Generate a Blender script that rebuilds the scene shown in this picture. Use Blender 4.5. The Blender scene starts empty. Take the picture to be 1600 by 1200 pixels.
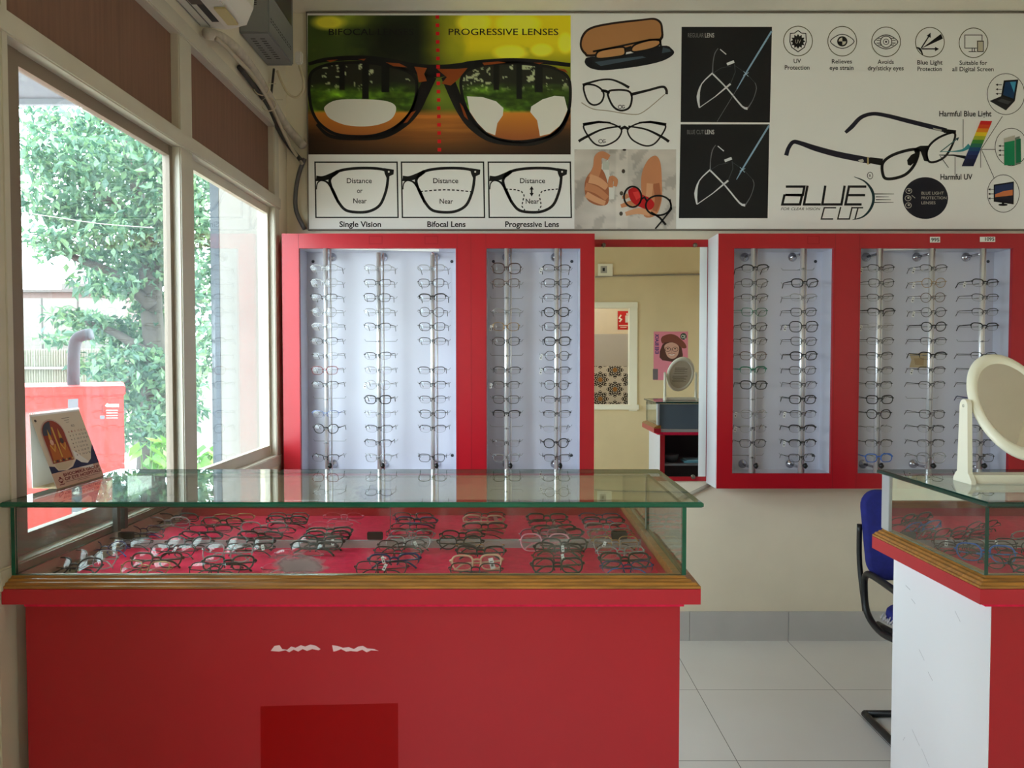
import bpy, bmesh, math, random
import numpy as np
from mathutils import Vector, Matrix
random.seed(7)
rng = np.random.default_rng(7)
SC = bpy.context.scene
COL = SC.collection
PI = math.pi

# ------------------------------------------------------------------ camera
F = 1220.0; CAM_H = 1.44; TILT = math.atan(40 / F)
cam_d = bpy.data.cameras.new('camera'); cam = bpy.data.objects.new('camera', cam_d); COL.objects.link(cam)
cam_d.sensor_width = 36; cam_d.lens = 36 * F / 1600
cam.location = (0, 0, CAM_H); cam.rotation_euler = (PI / 2 - TILT, 0, 0)
cam_d.clip_start = 0.02; cam_d.clip_end = 200
SC.camera = cam

def ray(x, y):
    u = (x - 800) / F; v = (600 - y) / F
    c, s = math.cos(TILT), math.sin(TILT)
    return Vector((u, c + v * s, -s + v * c))
def atY(x, y, Y):
    r = ray(x, y); t = Y / r.y; return Vector((r.x * t, Y, CAM_H + r.z * t))
def atX(x, y, X):
    r = ray(x, y); t = X / r.x; return Vector((X, r.y * t, CAM_H + r.z * t))
def atZ(x, y, Z):
    r = ray(x, y); t = (Z - CAM_H) / r.z; return Vector((r.x * t, r.y * t, Z))

# ------------------------------------------------------------------ world, light, exposure
SC.view_settings.view_transform = 'Standard'; SC.view_settings.look = 'None'
SC.view_settings.gamma = 1; SC.view_settings.use_curve_mapping = False
SC.view_settings.exposure = 0.55
SC.cycles.max_bounces = 14; SC.cycles.diffuse_bounces = 6; SC.cycles.glossy_bounces = 6
SC.cycles.transmission_bounces = 8; SC.cycles.transparent_max_bounces = 40
SC.cycles.sample_clamp_indirect = 6
SC.cycles.caustics_reflective = False; SC.cycles.caustics_refractive = False
SC.cycles.use_denoising = True
W = bpy.data.worlds.new('overcast_sky'); SC.world = W; W.use_nodes = True
bg = W.node_tree.nodes['Background']
bg.inputs[0].default_value = (0.87, 0.94, 1.0, 1); bg.inputs[1].default_value = 10

def portal(name, loc, sx, sy, rot):
    d = bpy.data.lights.new(name, 'AREA'); d.shape = 'RECTANGLE'; d.size = sx; d.size_y = sy
    d.cycles.is_portal = True
    o = bpy.data.objects.new(name, d); COL.objects.link(o); o.location = loc; o.rotation_euler = rot
    return o
portal('daylight_portal', (-1.22, 2.8, 1.57), 1.15, 2.0, (0, -PI / 2, 0))
portal('daylight_portal', (-1.22, -0.2, 1.57), 1.15, 1.5, (0, -PI / 2, 0))

# ------------------------------------------------------------------ material helpers
def lin(c):
    out = []
    for v in c:
        v = v / 255
        out.append(v / 12.92 if v <= 0.04045 else ((v + 0.055) / 1.055) ** 2.4)
    return out
MATS = {}
def mat(name, rgb, rough=0.5, metal=0.0, var=0.0, scale=8.0, bump=0.0, spec=0.5, stretch=None, coat=0.0, rgb2=None):
    if name in MATS: return MATS[name]
    m = bpy.data.materials.new(name); m.use_nodes = True
    nt = m.node_tree; b = nt.nodes['Principled BSDF']
    c = lin(rgb)
    b.inputs['Base Color'].default_value = (*c, 1); b.inputs['Roughness'].default_value = rough
    b.inputs['Metallic'].default_value = metal; b.inputs['Specular IOR Level'].default_value = spec
    b.inputs['Coat Weight'].default_value = coat
    if var or bump or rgb2:
        tc = nt.nodes.new('ShaderNodeTexCoord'); mp = nt.nodes.new('ShaderNodeMapping')
        nz = nt.nodes.new('ShaderNodeTexNoise'); nz.inputs['Scale'].default_value = scale; nz.inputs['Detail'].default_value = 6
        nt.links.new(tc.outputs['Object'], mp.inputs[0]); nt.links.new(mp.outputs[0], nz.inputs['Vector'])
        if stretch: mp.inputs['Scale'].default_value = stretch
        if var or rgb2:
            cr = nt.nodes.new('ShaderNodeValToRGB')
            lo = [max(0, v * (1 - var)) for v in c]; hi = lin(rgb2) if rgb2 else [min(1, v * (1 + var)) for v in c]
            cr.color_ramp.elements[0].position = 0.3; cr.color_ramp.elements[1].position = 0.7
            cr.color_ramp.elements[0].color = (*lo, 1); cr.color_ramp.elements[1].color = (*hi, 1)
            nt.links.new(nz.outputs['Fac'], cr.inputs[0]); nt.links.new(cr.outputs[0], b.inputs['Base Color'])
        if bump:
            bp = nt.nodes.new('ShaderNodeBump'); bp.inputs['Strength'].default_value = bump; bp.inputs['Distance'].default_value = 0.004
            nt.links.new(nz.outputs['Fac'], bp.inputs['Height']); nt.links.new(bp.outputs[0], b.inputs['Normal'])
    MATS[name] = m
    return m
def ink(rgb, rough=0.55):
    return mat('ink_%d_%d_%d' % tuple(int(v) for v in rgb), rgb, rough, spec=0.3)

def schlick(nt, f0=0.04):
    g = nt.nodes.new('ShaderNodeNewGeometry'); d = nt.nodes.new('ShaderNodeVectorMath'); d.operation = 'DOT_PRODUCT'
    nt.links.new(g.outputs['Normal'], d.inputs[0]); nt.links.new(g.outputs['Incoming'], d.inputs[1])
    def M(op, a, b=None):
        n = nt.nodes.new('ShaderNodeMath'); n.operation = op
        for i, v in enumerate((a, b)):
            if v is None: continue
            if isinstance(v, (int, float)): n.inputs[i].default_value = v
            else: nt.links.new(v, n.inputs[i])
        return n.outputs[0]
    a = M('ABSOLUTE', d.outputs['Value']); a = M('SUBTRACT', 1.0, a); a = M('MAXIMUM', a, 0.0); a = M('POWER', a, 5.0)
    return M('ADD', M('MULTIPLY', a, 1 - f0), f0)
def thin_glass(name, tint=(1, 1, 1), f0=0.04, rough=0.0, haze=None, hazecol=(0.8, 0.85, 0.9)):
    """clear pane: mirror-like sheen by angle, otherwise see-through; optional dust"""
    if name in MATS: return MATS[name]
    m = bpy.data.materials.new(name); m.use_nodes = True; nt = m.node_tree
    nt.nodes.remove(nt.nodes['Principled BSDF']); out = nt.nodes['Material Output']
    tr = nt.nodes.new('ShaderNodeBsdfTransparent'); tr.inputs[0].default_value = (*tint, 1)
    gl = nt.nodes.new('ShaderNodeBsdfGlossy'); gl.inputs['Roughness'].default_value = rough
    mx = nt.nodes.new('ShaderNodeMixShader')
    nt.links.new(schlick(nt, f0), mx.inputs[0]); nt.links.new(tr.outputs[0], mx.inputs[1]); nt.links.new(gl.outputs[0], mx.inputs[2])
    res = mx.outputs[0]
    if haze:
        df = nt.nodes.new('ShaderNodeBsdfDiffuse'); df.inputs[0].default_value = (*hazecol, 1)
        tl = nt.nodes.new('ShaderNodeBsdfTranslucent'); tl.inputs[0].default_value = (*hazecol, 1)
        ad = nt.nodes.new('ShaderNodeMixShader'); nt.links.new(df.outputs[0], ad.inputs[1]); nt.links.new(tl.outputs[0], ad.inputs[2])
        m2 = nt.nodes.new('ShaderNodeMixShader'); nt.links.new(haze(nt), m2.inputs[0])
        nt.links.new(res, m2.inputs[1]); nt.links.new(ad.outputs[0], m2.inputs[2]); res = m2.outputs[0]
    nt.links.new(res, out.inputs[0]); MATS[name] = m
    return m
def haze_noise(scale, lo, hi, amount, stretch=(1, 1, 1)):
    def fn(nt):
        tc = nt.nodes.new('ShaderNodeTexCoord'); mp = nt.nodes.new('ShaderNodeMapping'); mp.inputs['Scale'].default_value = stretch
        nz = nt.nodes.new('ShaderNodeTexNoise'); nz.inputs['Scale'].default_value = scale; nz.inputs['Detail'].default_value = 5
        nt.links.new(tc.outputs['Object'], mp.inputs[0]); nt.links.new(mp.outputs[0], nz.inputs['Vector'])
        mr = nt.nodes.new('ShaderNodeMapRange'); mr.inputs[1].default_value = lo; mr.inputs[2].default_value = hi
        mr.inputs[4].default_value = amount; nt.links.new(nz.outputs['Fac'], mr.inputs[0])
        return mr.outputs[0]
    return fn
def haze_wiped(center, radius, amount):
    """smear left by wiping a cloth round on a dusty window pane"""
    def fn(nt):
        tc = nt.nodes.new('ShaderNodeTexCoord')
        ds = nt.nodes.new('ShaderNodeVectorMath'); ds.operation = 'DISTANCE'; ds.inputs[1].default_value = center
        nt.links.new(tc.outputs['Object'], ds.inputs[0])
        mr = nt.nodes.new('ShaderNodeMapRange'); mr.inputs[1].default_value = radius; mr.inputs[2].default_value = radius * 0.55
        mr.inputs[3].default_value = 0.12; mr.inputs[4].default_value = 1.0
        nt.links.new(ds.outputs['Value'], mr.inputs[0])
        mp = nt.nodes.new('ShaderNodeMapping'); mp.inputs['Location'].default_value = tuple(-c for c in center)
        wv = nt.nodes.new('ShaderNodeTexWave'); wv.wave_type = 'RINGS'; wv.rings_direction = 'X'
        wv.inputs['Scale'].default_value = 9; wv.inputs['Distortion'].default_value = 9; wv.inputs['Detail'].default_value = 5
        wv.inputs['Detail Scale'].default_value = 2.5
        nt.links.new(tc.outputs['Object'], mp.inputs[0]); nt.links.new(mp.outputs[0], wv.inputs['Vector'])
        a = nt.nodes.new('ShaderNodeMath'); a.operation = 'MULTIPLY_ADD'; a.inputs[1].default_value = 0.6; a.inputs[2].default_value = 0.4
        nt.links.new(wv.outputs['Fac'], a.inputs[0])
        b = nt.nodes.new('ShaderNodeMath'); b.operation = 'MULTIPLY'; nt.links.new(a.outputs[0], b.inputs[0]); nt.links.new(mr.outputs[0], b.inputs[1])
        c = nt.nodes.new('ShaderNodeMath'); c.operation = 'MULTIPLY'; c.inputs[1].default_value = amount
        nt.links.new(b.outputs[0], c.inputs[0])
        return c.outputs[0]
    return fn

# ------------------------------------------------------------------ mesh helpers
class MB:
    def __init__(s): s.v = []; s.f = []; s.mi = []; s.sm = []; s.mats = []; s.cur = 0
    def use(s, m):
        if m not in s.mats: s.mats.append(m)
        s.cur = s.mats.index(m); return s
    def face(s, pts, smooth=False):
        n = len(s.v); s.v += [tuple(p) for p in pts]; s.f.append(tuple(range(n, n + len(pts)))); s.mi.append(s.cur); s.sm.append(smooth)
    def raw(s, vs, fs, smooth=False):
        n = len(s.v); s.v += [tuple(p) for p in vs]
        for f in fs: s.f.append(tuple(i + n for i in f)); s.mi.append(s.cur); s.sm.append(smooth)
    def box(s, a, b, bev=0.0):
        x0, y0, z0 = (min(p, q) for p, q in zip(a, b)); x1, y1, z1 = (max(p, q) for p, q in zip(a, b))
        if bev <= 0:
            vs = [(x0, y0, z0), (x1, y0, z0), (x1, y1, z0), (x0, y1, z0), (x0, y0, z1), (x1, y0, z1), (x1, y1, z1), (x0, y1, z1)]
            s.raw(vs, [(0, 3, 2, 1), (4, 5, 6, 7), (0, 1, 5, 4), (1, 2, 6, 5), (2, 3, 7, 6), (3, 0, 4, 7)])
            return s
        bm = bmesh.new(); bmesh.ops.create_cube(bm, size=1)
        bmesh.ops.scale(bm, vec=(x1 - x0, y1 - y0, z1 - z0), verts=bm.verts)
        bmesh.ops.translate(bm, vec=((x0 + x1) / 2, (y0 + y1) / 2, (z0 + z1) / 2), verts=bm.verts)
        bmesh.ops.bevel(bm, geom=bm.edges[:], offset=min(bev, 0.45 * min(x1 - x0, y1 - y0, z1 - z0)), segments=2, affect='EDGES')
        s.from_bm(bm); return s
    def from_bm(s, bm, smooth=False):
        bm.verts.index_update(); s.raw([v.co[:] for v in bm.verts], [[v.index for v in f.verts] for f in bm.faces], smooth); bm.free()
    def tube(s, pts, r, n=8, closed=False, caps=True, smooth=True, flat=None):
        pts = [Vector(p) for p in pts]; m = len(pts)
        rr = r if isinstance(r, (list, tuple)) else [r] * m
        vs = []; up = None
        for i, p in enumerate(pts):
            a = pts[(i - 1) % m] if (closed or i > 0) else p
            b = pts[(i + 1) % m] if (closed or i < m - 1) else p
            t = (b - a)
            if t.length < 1e-9: t = Vector((0, 0, 1))
            t.normalize()
            if up is None:
                up = Vector((0, 0, 1)) if abs(t.z) < 0.9 else Vector((1, 0, 0))
            u = (up - t * up.dot(t))
            if u.length < 1e-6: u = t.orthogonal()
            u.normalize(); up = u; w = t.cross(u)
            for k in range(n):
                an = 2 * PI * k / n
                vs.append(p + (u * math.cos(an) + w * math.sin(an) * (flat or 1)) * rr[i])
        fs = []
        for i in range(m if closed else m - 1):
            j = (i + 1) % m
            for k in range(n):
                l = (k + 1) % n; fs.append((i * n + k, i * n + l, j * n + l, j * n + k))
        if caps and not closed:
            fs.append(tuple(range(n - 1, -1, -1))); fs.append(tuple((m - 1) * n + k for k in range(n)))
        s.raw(vs, fs, smooth); return s
    def prism(s, pts2, axis, a, b, smooth=False):
        """extrude a closed outline along an axis ('X','Y','Z')"""
        def mk(p, h):
            if axis == 'X': return (h, p[0], p[1])
            if axis == 'Y': return (p[0], h, p[1])
            return (p[0], p[1], h)
        n = len(pts2); vs = [mk(p, a) for p in pts2] + [mk(p, b) for p in pts2]
        fs = [(i, (i + 1) % n, n + (i + 1) % n, n + i) for i in range(n)] + [tuple(range(n - 1, -1, -1)), tuple(range(n, 2 * n))]
        s.raw(vs, fs, smooth); return s
    def lathe(s, prof, n=24, origin=(0, 0, 0), axis='Z'):
        o = Vector(origin); vs = []
        for r, h in prof:
            for k in range(n):
                a = 2 * PI * k / n; c, d = r * math.cos(a), r * math.sin(a)
                vs.append(o + Vector({'Z': (c, d, h), 'Y': (c, h, d), 'X': (h, c, d)}[axis]))
        fs = []
        for i in range(len(prof) - 1):
            for k in range(n):
                l = (k + 1) % n; fs.append((i * n + k, i * n + l, (i + 1) * n + l, (i + 1) * n + k))
        s.raw(vs, fs, True); return s
    def sweep(s, path, prof):
        P = [Vector((p[0], p[1])) for p in path]; vs = []; n = len(prof)
        for i, p in enumerate(P):
            ds = []
            if i > 0: ds.append((p - P[i - 1]).normalized())
            if i < len(P) - 1: ds.append((P[i + 1] - p).normalized())
            ns = [Vector((d.y, -d.x)) for d in ds]; m = sum(ns, Vector((0, 0))).normalized(); m = m / m.dot(ns[0])
            for o, z in prof: vs.append((p.x + m.x * o, p.y + m.y * o, z))
        fs = []
        for i in range(len(P) - 1):
            for k in range(n):
                l = (k + 1) % n; fs.append((i * n + k, (i + 1) * n + k, (i + 1) * n + l, i * n + l))
        fs.append(tuple(range(n))); fs.append(tuple((len(P) - 1) * n + k for k in range(n - 1, -1, -1)))
        s.raw(vs, fs); return s
    def mesh(s, name, m=None):
        me = bpy.data.meshes.new(name); me.from_pydata(s.v, [], s.f)
        mats = s.mats if s.mats else [m]
        for q in mats: me.materials.append(q)
        if s.mats: me.polygons.foreach_set('material_index', s.mi)
        me.polygons.foreach_set('use_smooth', s.sm)
        me.validate(); me.update(); return me
    def build(s, name, m=None, parent=None, fixn=True):
        me = s.mesh(name, m)
        if fixn:
            bm = bmesh.new(); bm.from_mesh(me); bmesh.ops.recalc_face_normals(bm, faces=bm.faces); bm.to_mesh(me); bm.free()
        o = bpy.data.objects.new(name, me); COL.objects.link(o)
        if parent: o.parent = parent
        return o
def tag(o, label=None, cat=None, group=None, kind=None):
    if label: o['label'] = label
    if cat: o['category'] = cat
    if group: o['group'] = group
    if kind: o['kind'] = kind
    return o
def thing(name, label, cat, loc=(0, 0, 0), group=None, rz=0.0):
    o = bpy.data.objects.new(name, None); COL.objects.link(o); o.location = loc; o.rotation_euler = (0, 0, rz)
    o.empty_display_size = 0.05
    return tag(o, label, cat, group)
def struct(o): o['kind'] = 'structure'; return o
def copy_tree(o, parent=None):
    c = o.copy(); COL.objects.link(c)
    if parent is not None: c.parent = parent
    for ch in list(o.children): copy_tree(ch, c)
    return c
def part_at(root, mb, name, m):
    """mb holds world coordinates; store them relative to the root's base"""
    L = root.location; mb.v = [(x - L.x, y - L.y, z - L.z) for x, y, z in mb.v]
    return mb.build(name, m, root)
def smooth_path(pts, n=6):
    P = [Vector(p) for p in pts]; out = []
    for i in range(len(P) - 1):
        a, b, c, d = P[max(i - 1, 0)], P[i], P[i + 1], P[min(i + 2, len(P) - 1)]
        for k in range(n):
            t = k / n
            out.append(0.5 * ((2 * b) + (c - a) * t + (2 * a - 5 * b + 4 * c - d) * t * t + (3 * b - a - 3 * c + d) * t ** 3))
    out.append(P[-1]); return out

# ------------------------------------------------------------------ materials
M_wall = mat('cream_wall_paint', (238, 229, 208), 0.75, var=0.05, scale=3, bump=0.05)
M_ceil = mat('ceiling_paint', (240, 234, 220), 0.8, var=0.02)
M_white = mat('white_laminate', (238, 240, 245), 0.3, var=0.02, scale=2)
M_lav = mat('pale_lavender_laminate', (214, 215, 228), 0.28, var=0.03, scale=2)
M_red = mat('red_laminate', (172, 16, 32), 0.30, var=0.04, scale=2.5)
M_redside = mat('red_band_laminate', (180, 24, 42), 0.32, var=0.04, scale=2.5)
M_redfresh = mat('unfaded_red_laminate', (150, 0, 4), 0.3, spec=0.15)
M_frame = mat('cream_aluminium', (206, 199, 182), 0.45, var=0.04, scale=6)
M_framedk = mat('brown_gasket', (92, 80, 70), 0.6)
M_brown = mat('brown_wood_panel', (128, 92, 74), 0.6, var=0.12, scale=5, stretch=(1, 12, 0.6))
M_wood = mat('varnished_wood', (160, 108, 44), 0.38, var=0.35, scale=9, stretch=(1.2, 14, 14), bump=0.15)
M_woodside = mat('varnished_wood_side', (176, 124, 52), 0.38, var=0.35, scale=9, stretch=(14, 1.2, 14), bump=0.15)
M_felt = mat('red_felt', (236, 44, 84), 0.95, var=0.12, scale=60, bump=0.4, spec=0.1)
M_chrome = mat('chrome', (240, 240, 243), 0.34, 0.72)
M_chromedk = mat('bright_chrome_fitting', (205, 205, 210), 0.12, 1.0)
M_steel = mat('grey_steel', (150, 152, 155), 0.3, 1.0)
M_black = mat('black_plastic', (18, 18, 20), 0.4)
M_edge = mat('green_glass_edge', (6, 84, 62), 0.12, var=0.25, scale=5, stretch=(1, 3, 3), spec=0.6)
M_edgedk = mat('dark_green_glass_edge', (14, 58, 48), 0.12, var=0.25, scale=5, spec=0.6)
M_mirror = mat('mirror_silver', (236, 238, 236), 0.0, 1.0)
M_blueback = mat('mirror_back_paint', (92, 108, 122), 0.4)
M_alu = mat('aluminium_channel', (196, 202, 205), 0.35, 0.6)
M_tagw = mat('white_paper', (240, 240, 238), 0.7)
M_topglass = thin_glass('counter_top_glass', (0.90, 0.95, 0.93), 0.04)
M_caseglass = thin_glass('case_glass', (0.95, 0.975, 0.965), 0.04, haze=haze_noise(14, 0.52, 0.8, 0.10), hazecol=(0.75, 0.78, 0.76))
M_lens = thin_glass('lens', (0.96, 0.965, 0.97), 0.06)
M_pane = thin_glass('window_glass', (0.86, 0.92, 0.93), 0.04, haze=haze_wiped((-1.165, 2.32, 1.66), 0.52, 0.14), hazecol=(0.70, 0.83, 0.93))
M_pane2 = thin_glass('window_glass_clean', (0.90, 0.95, 0.95), 0.04, haze=haze_noise(5, 0.4, 0.8, 0.012), hazecol=(0.8, 0.86, 0.9))

# ------------------------------------------------------------------ room shell
XL, YW, XR, YF, ZC = -1.13, 3.95, 2.66, -1.8, 3.16
def floor_material():
    m = bpy.data.materials.new('floor_tiles'); m.use_nodes = True; nt = m.node_tree; b = nt.nodes['Principled BSDF']
    tc = nt.nodes.new('ShaderNodeTexCoord'); sp = nt.nodes.new('ShaderNodeSeparateXYZ'); nt.links.new(tc.outputs['Object'], sp.inputs[0])
    def line(sock, off):
        a = nt.nodes.new('ShaderNodeMath'); a.operation = 'SUBTRACT'; a.inputs[1].default_value = off; nt.links.new(sock, a.inputs[0])
        d = nt.nodes.new('ShaderNodeMath'); d.operation = 'PINGPONG'; d.inputs[1].default_value = 0.3; nt.links.new(a.outputs[0], d.inputs[0])
        l = nt.nodes.new('ShaderNodeMath'); l.operation = 'LESS_THAN'; l.inputs[1].default_value = 0.0014; nt.links.new(d.outputs[0], l.inputs[0])
        return l.outputs[0]
    mx = nt.nodes.new('ShaderNodeMath'); mx.operation = 'MAXIMUM'
    nt.links.new(line(sp.outputs['X'], 0.805), mx.inputs[0]); nt.links.new(line(sp.outputs['Y'], 3.95), mx.inputs[1])
    nz = nt.nodes.new('ShaderNodeTexNoise'); nz.inputs['Scale'].default_value = 3; nz.inputs['Detail'].default_value = 8
    nt.links.new(tc.outputs['Object'], nz.inputs['Vector'])
    cr = nt.nodes.new('ShaderNodeValToRGB'); cr.color_ramp.elements[0].color = (*lin((228, 226, 222)), 1); cr.color_ramp.elements[1].color = (*lin((238, 237, 234)), 1)
    nt.links.new(nz.outputs['Fac'], cr.inputs[0])
    mc = nt.nodes.new('ShaderNodeMix'); mc.data_type = 'RGBA'; nt.links.new(mx.outputs[0], mc.inputs['Factor'])
    nt.links.new(cr.outputs[0], mc.inputs[6]); mc.inputs[7].default_value = (*lin((112, 110, 106)), 1)
    nt.links.new(mc.outputs[2], b.inputs['Base Color']); b.inputs['Roughness'].default_value = 0.34
    return m
struct(MB().box((XL - 0.1, YF - 0.1, -0.1), (XR + 0.1, YW + 0.1, 0)).build('floor', floor_material()))
struct(MB().box((XL - 0.1, YF - 3.2, ZC), (XR + 0.1, YW + 0.1, ZC + 0.1)).build('ceiling', M_ceil))
struct(MB().box((XL - 0.1, YW, 0), (XR + 0.1, YW + 0.12, ZC)).build('wall_back', M_wall))
struct(MB().box((XR, YF - 0.1, 0), (XR + 0.1, YW, ZC)).build('wall_right', M_wall))
# skirting tiles on the back wall
M_skirt = mat('grey_skirting_tile', (196, 195, 194), 0.4, var=0.05, scale=5)
sk = MB()
xs = [XL, -0.2, 0.31, 0.905, 1.41, 2.01, 2.6, XR]
for a, b in zip(xs[:-1], xs[1:]): sk.box((a + 0.001, YW - 0.012, 0.0), (b - 0.001, YW - 0.0005, 0.148))
struct(sk.build('baseboard_back', M_skirt))
# left wall: plaster above and below the long window, solid behind the cabinet end
TRU, TRL, TOPL, TOPU, SILL = 2.212, 2.158, 2.535, 2.595, 0.965
wl = MB()
wl.box((XL - 0.1, YF - 0.1, TOPU), (XL, YW, ZC)); wl.box((XL - 0.1, -1.0, 0), (XL, YW, SILL - 0.04)); wl.box((XL - 0.1, 3.80, SILL - 0.04), (XL, YW, TOPU))
wl.box((XL - 0.1, YF - 0.1, 0), (XL, -1.0, TOPU)); wl.box((XL - 0.1, 0.62, SILL - 0.04), (XL, 1.69, TOPU))
struct(wl.build('wall_left', M_wall))

GX = XL - 0.035           # pane plane
def fbox(y0, y1, z0, z1, x0=XL - 0.035, x1=XL + 0.006, bev=0.004): return MB().box((x0, y0, z0), (x1, y1, z1), bev)
win = thing('window_1', None, None, (XL, 2.75, SILL)); struct(win)
def wpart(mb, name, m): return part_at(win, mb, name, m)
wpart(fbox(1.69, 1.757, 0.0, TOPU).box((XL, 1.738, SILL), (XL + 0.010, 1.7565, TOPL)), 'post', M_frame)
wpart(fbox(2.672, 2.775, SILL, TOPU), 'mullion', M_frame)
wpart(fbox(3.725, 3.80, SILL, TOPU), 'post', M_frame)
wpart(fbox(1.69, 3.80, TRL, TRU, x1=XL + 0.014), 'transom', M_frame)
wpart(fbox(1.69, 3.80, TOPL, TOPU, x1=XL + 0.014), 'head_rail', M_frame)
wpart(fbox(1.69, 3.80, SILL - 0.04, SILL + 0.012, x1=XL + 0.012), 'sill_rail', M_frame)
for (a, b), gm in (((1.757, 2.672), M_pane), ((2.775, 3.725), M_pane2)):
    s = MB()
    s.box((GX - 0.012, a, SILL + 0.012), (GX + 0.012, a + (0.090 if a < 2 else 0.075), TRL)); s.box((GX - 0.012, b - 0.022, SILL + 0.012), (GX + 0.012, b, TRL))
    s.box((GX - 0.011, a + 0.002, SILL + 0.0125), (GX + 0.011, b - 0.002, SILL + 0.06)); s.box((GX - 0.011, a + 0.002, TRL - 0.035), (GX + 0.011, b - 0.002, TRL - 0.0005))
    so = wpart(s, 'sash', M_frame if a > 2 else mat('shaded_sash_aluminium', (136, 120, 104), 0.5))  # near sash: its shade is put into a darker frame colour
    p = MB().box((GX - 0.002, a + 0.02, SILL + 0.05), (GX + 0.002, b - 0.015, TRL - 0.03))
    pm = wpart(p, 'pane', gm)
    wpart(MB().box((GX - 0.004, a, TRU), (GX + 0.012, b, TOPL)), 'brown_panel', M_brown)
# unseen window behind the camera, put in and sized for its daylight
w2 = thing('unseen_window', None, None, (XL, 0, 0)); struct(w2)
def w2part(mb, name, m): return part_at(w2, mb, name, m)
for y in (-1.0, 0.55):
    w2part(fbox(y, y + 0.07, SILL, TOPU), 'mullion', M_frame)
w2part(fbox(-1.0, 0.62, TOPL, TOPU, x1=XL + 0.014), 'head_rail', M_frame); w2part(fbox(-1.0, 0.62, TRL, TRU, x1=XL + 0.014), 'transom', M_frame)
w2part(fbox(-1.0, 0.62, SILL - 0.04, SILL + 0.012, x1=XL + 0.012), 'sill_rail', M_frame)
for a, b in ((-0.93, 0.55),):
    w2part(MB().box((GX - 0.002, a, SILL), (GX + 0.002, b, TRL)), 'pane', M_pane2)
    w2part(MB().box((GX - 0.004, a, TRU), (GX + 0.012, b, TOPL)), 'brown_panel', M_brown)

# opposite wall (seen in the wall mirror) with a window into the next room
YM = 3.93                       # mirror surface
def mir(x, y, Yw):              # pixel in the mirror -> point on the plane Y = Yw behind the camera
    p = atY(x, y, 2 * YM - Yw); return Vector((p.x, Yw, p.z))
wa = mir(932, 636, YF); wb = mir(996, 475, YF)
WX0, WX1, WZ0, WZ1 = wa.x - 0.9, wb.x, wa.z, wb.z
wf = MB()
wf.box((XL - 0.1, YF - 0.12, 0), (XR + 0.1, YF, WZ0)); wf.box((XL - 0.1, YF - 0.12, WZ1), (XR + 0.1, YF, ZC))
wf.box((XL - 0.1, YF - 0.12, WZ0), (WX0, YF, WZ1)); wf.box((WX1, YF - 0.12, WZ0), (XR + 0.1, YF, WZ1))
struct(wf.build('wall_front', mat('tan_wall_paint', (226, 208, 168), 0.75, var=0.04, scale=3)))
w3 = thing('window_3', None, None, ((WX0 + WX1) / 2, YF, WZ0)); struct(w3)
M_cream = mat('cream_gloss_paint', (250, 246, 226), 0.4)
g = 0.05
part_at(w3, MB().box((WX0 - g, YF - 0.1, WZ0 - g), (WX0 + g, YF + 0.02, WZ1 + g), 0.004), 'jamb', M_cream)
part_at(w3, MB().box((WX1 - g - 0.05, YF - 0.1, WZ0 - g), (WX1, YF + 0.02, WZ1 + 0.02), 0.004), 'jamb', M_cream)
part_at(w3, MB().box((WX0, YF - 0.1, WZ1 - 0.05), (WX1 + 0.002, YF + 0.024, WZ1 + 0.022), 0.004), 'head_rail', M_cream)
part_at(w3, MB().box((WX0, YF - 0.1, WZ0 - 0.03), (WX1 + 0.02, YF + 0.04, WZ0 + 0.03), 0.004), 'sill', M_cream)
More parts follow.
